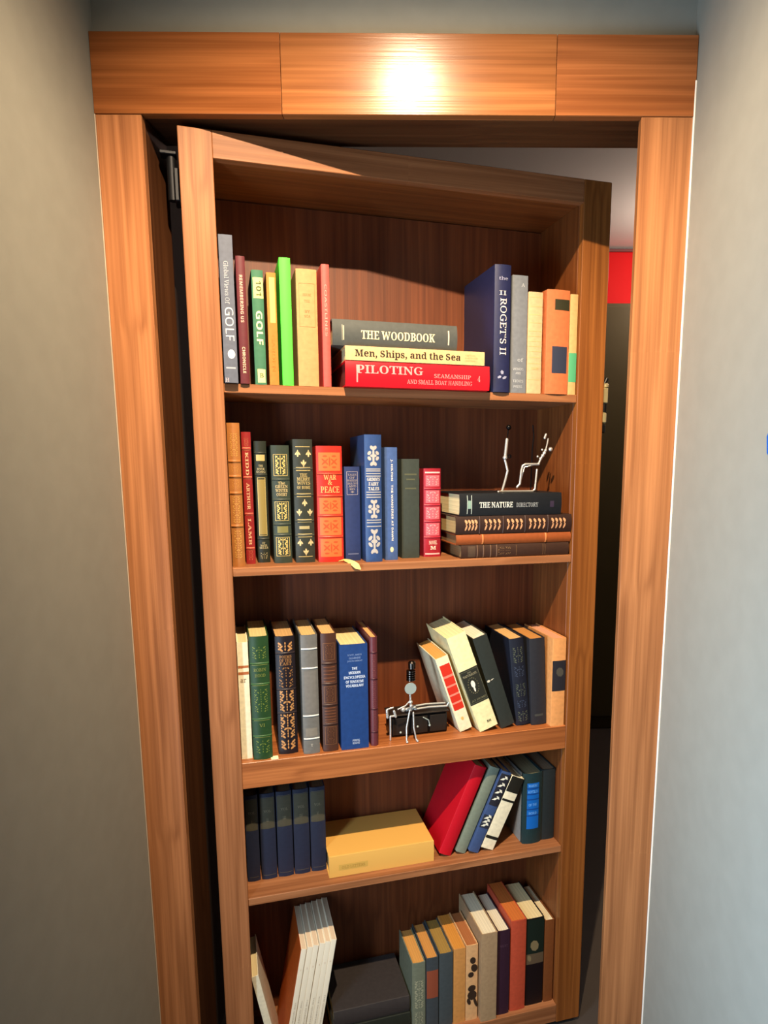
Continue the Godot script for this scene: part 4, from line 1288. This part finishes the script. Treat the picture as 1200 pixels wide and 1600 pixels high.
	tube(st, [at_case(0.466, S3 + 0.065, r2 + 0.008), at_case(0.446, S3 + 0.062, r2 + 0.008)], 0.0050)
	ball(st, at_case(0.4375, S3 + 0.064, r2 + 0.006), 0.0068)
	obj("patient", st.commit(), chrome, o)
	st = st_new()
	tube(st, [at_case(0.392, S3 + 0.076, r2 - 0.02), at_case(0.393, S3 + 0.058, r2 - 0.02)], 0.0030)
	tube(st, [at_case(0.394, S3 + 0.078, r2 - 0.02), at_case(0.407, S3 + 0.081, r2 - 0.02)], 0.0018)
	tube(st, [at_case(0.401, S3 + 0.060, r2 - 0.02), at_case(0.409, S3 + 0.060, r2 - 0.02)], 0.0026)
	tube(st, [at_case(0.409, S3 + 0.072, r2 - 0.02), at_case(0.413, S3 + 0.058, r2 - 0.02)], 0.0030)
	tube(st, [at_case(0.400, S3 + 0.002, r2 - 0.02), at_case(0.400, S3 + 0.060, r2 - 0.02)], 0.0022)
	obj("instrument_stand", st.commit(), chrome, o)
	st = st_new()
	for q in [[0.428, 0.012], [0.470, 0.022], [0.500, 0.022]]:
		ball(st, at_case(q[0], S3 + q[1], r2 - 0.0065), 0.0028)
	tube(st, [at_case(0.484, S3 + 0.044, r2 - 0.007), at_case(0.497, S3 + 0.036, r2 - 0.007), at_case(0.500, S3 + 0.024, r2 - 0.007)], 0.0015)
	obj("fitting", st.commit(), grey, o)

	# ribbon bookmark trailing over the edge of the second shelf
	o = case_thing("ribbon_bookmark", "twisted pale yellow ribbon bookmark hanging from the red leather book over the shelf edge", "bookmark")
	st = st_new()
	var path := [Vector3(0.288, S2 + 0.0008, 0.044), Vector3(0.298, S2 + 0.0060, 0.030), Vector3(0.307, S2 + 0.0040, 0.010), Vector3(0.314, S2 + 0.0005, 0.001), Vector3(0.321, S2 - 0.005, -0.003), Vector3(0.329, S2 - 0.012, -0.004)]
	var wid := [Vector3(0.0, 0.0, 0.004), Vector3(0.001, 0.001, 0.004), Vector3(0.001, 0.0045, 0.001), Vector3(0.003, 0.0050, 0.001), Vector3(0.004, 0.0050, -0.001), Vector3(0.0005, 0.001, 0.0)]
	for k in path.size() - 1:
		var a: Vector3 = path[k]
		var c: Vector3 = path[k + 1]
		var wa: Vector3 = wid[k]
		var wc: Vector3 = wid[k + 1]
		for s in [0.0, 0.0004]:
			var off := Vector3(0, 0, s)
			var v := [a - wa, a + wa, c + wc, c - wc].map(func(q): return at_case(q.x, q.y, q.z) + off)
			var n: Vector3 = (v[1] - v[0]).cross(v[3] - v[0]).normalized()
			quad(st, v[0], v[1], v[2], v[3], [n if s > 0.0 else -n])
	obj("ribbon", st.commit(), mat(Color.html("e8c878"), 0.45), o)
	# paper slip under the green book
	o = case_thing("paper_slip", "small cream paper slip under the foot of the green leather book", "paper")
	obj("slip", box_mesh(at_case(0.124, S3 + 0.0002, 0.020), at_case(0.140, S3 + 0.0016, 0.003), 0.0004), mat(Color.html("f0e2b8"), 0.7), o)

	# recessed downlight in the hall ceiling (out of view)
	o = thing("ceiling_light", "round black cylinder downlight on the hall ceiling in front of the opening", "ceiling light")
	o.position = Vector3(0.017, TOP + 0.57, 0.98)
	st = st_new()
	lathe(st, Vector3.ZERO, Vector3.UP, [[0.075, 0.0], [0.075, -0.0523], [0.079, -0.0523], [0.079, 0.0]], 32)
	obj("baffle", st.commit(), mat(Color(0.06, 0.06, 0.06), 0.6), o)
	st = st_new()
	lathe(st, Vector3.ZERO, Vector3.UP, [[0.0, -0.004], [0.050, -0.003], [0.050, 0.0], [0.0, 0.0]], 32)
	obj("lamp_disc", st.commit(), mat(Color(1.0, 0.88, 0.70), 0.5, {"glow": 3.0}), o)

	# back room: a ceiling lamp, a red banner, a dark cabinet
	o = thing("globe_lamp", "globe ceiling lamp in the room behind the bookcase", "ceiling light")
	o.position = Vector3(1.5, 2.45, -2.02)
	st = st_new()
	ball(st, Vector3.ZERO, 0.07, 12, 18)
	obj("globe", st.commit(), mat(Color(1.0, 0.92, 0.86), 0.5, {"glow": 2.0}), o)
	st = st_new()
	lathe(st, Vector3(0, 0.065, 0), Vector3.UP, [[0.0, 0.0], [0.012, 0.0], [0.012, 0.155], [0.05, 0.16], [0.05, 0.1745], [0.0, 0.1745]])
	obj("lamp_rod", st.commit(), mat(Color(0.2, 0.2, 0.2), 0.4), o)
	o = thing("wall_banner", "bright red banner on the far wall seen through the gap beside the bookcase", "banner")
	o.position = Vector3(1.2, TOP, -2.69)
	st = st_new()
	box(st, Vector3(-0.5, 0.24, 0.0), Vector3(0.5, 0.545, 0.012), 0.003)
	obj("banner_cloth", st.commit(), mat(Color(0.86, 0.01, 0.03), 0.7), o)
	st = st_new()
	box(st, Vector3(-0.52, 0.545, 0.0), Vector3(0.52, 0.56, 0.02), 0.003)
	obj("banner_rod", st.commit(), mat(Color(0.5, 0.3, 0.3), 0.5), o)
	o = thing("tall_cabinet", "dark olive cabinet in the room behind, seen through the gap", "cabinet")
	o.position = Vector3(1.0, 0, -2.53)
	obj("body", box_mesh(Vector3(-0.45, 0.0, -0.16), Vector3(0.6, 2.325, 0.16), 0.004), mat(Color(0.32, 0.28, 0.17), 0.5), o)
	obj("door", box_mesh(Vector3(-0.44, 0.08, 0.1605), Vector3(-0.175, 2.305, 0.178), 0.003), mat(Color(0.32, 0.28, 0.17), 0.5), o)
	obj("door", box_mesh(Vector3(-0.165, 0.08, 0.1605), Vector3(0.59, 2.305, 0.178), 0.003), mat(Color(0.32, 0.28, 0.17), 0.5), o)

	# blue plaque on the right wall
	o = thing("wall_plaque", "blue eight sided plaque on the right wall at the edge of the frame", "plaque")
	o.position = Vector3(0.5554, TOP - 0.598, 0.4055)
	st = st_new()
	lathe(st, Vector3.ZERO, Vector3.LEFT, [[0.0, 0.0], [0.034, 0.0], [0.034, 0.004], [0.031, 0.006], [0.0, 0.006]], 8)
	obj("plate", st.commit(), mat(Color.html("1456b0"), 0.35), o)
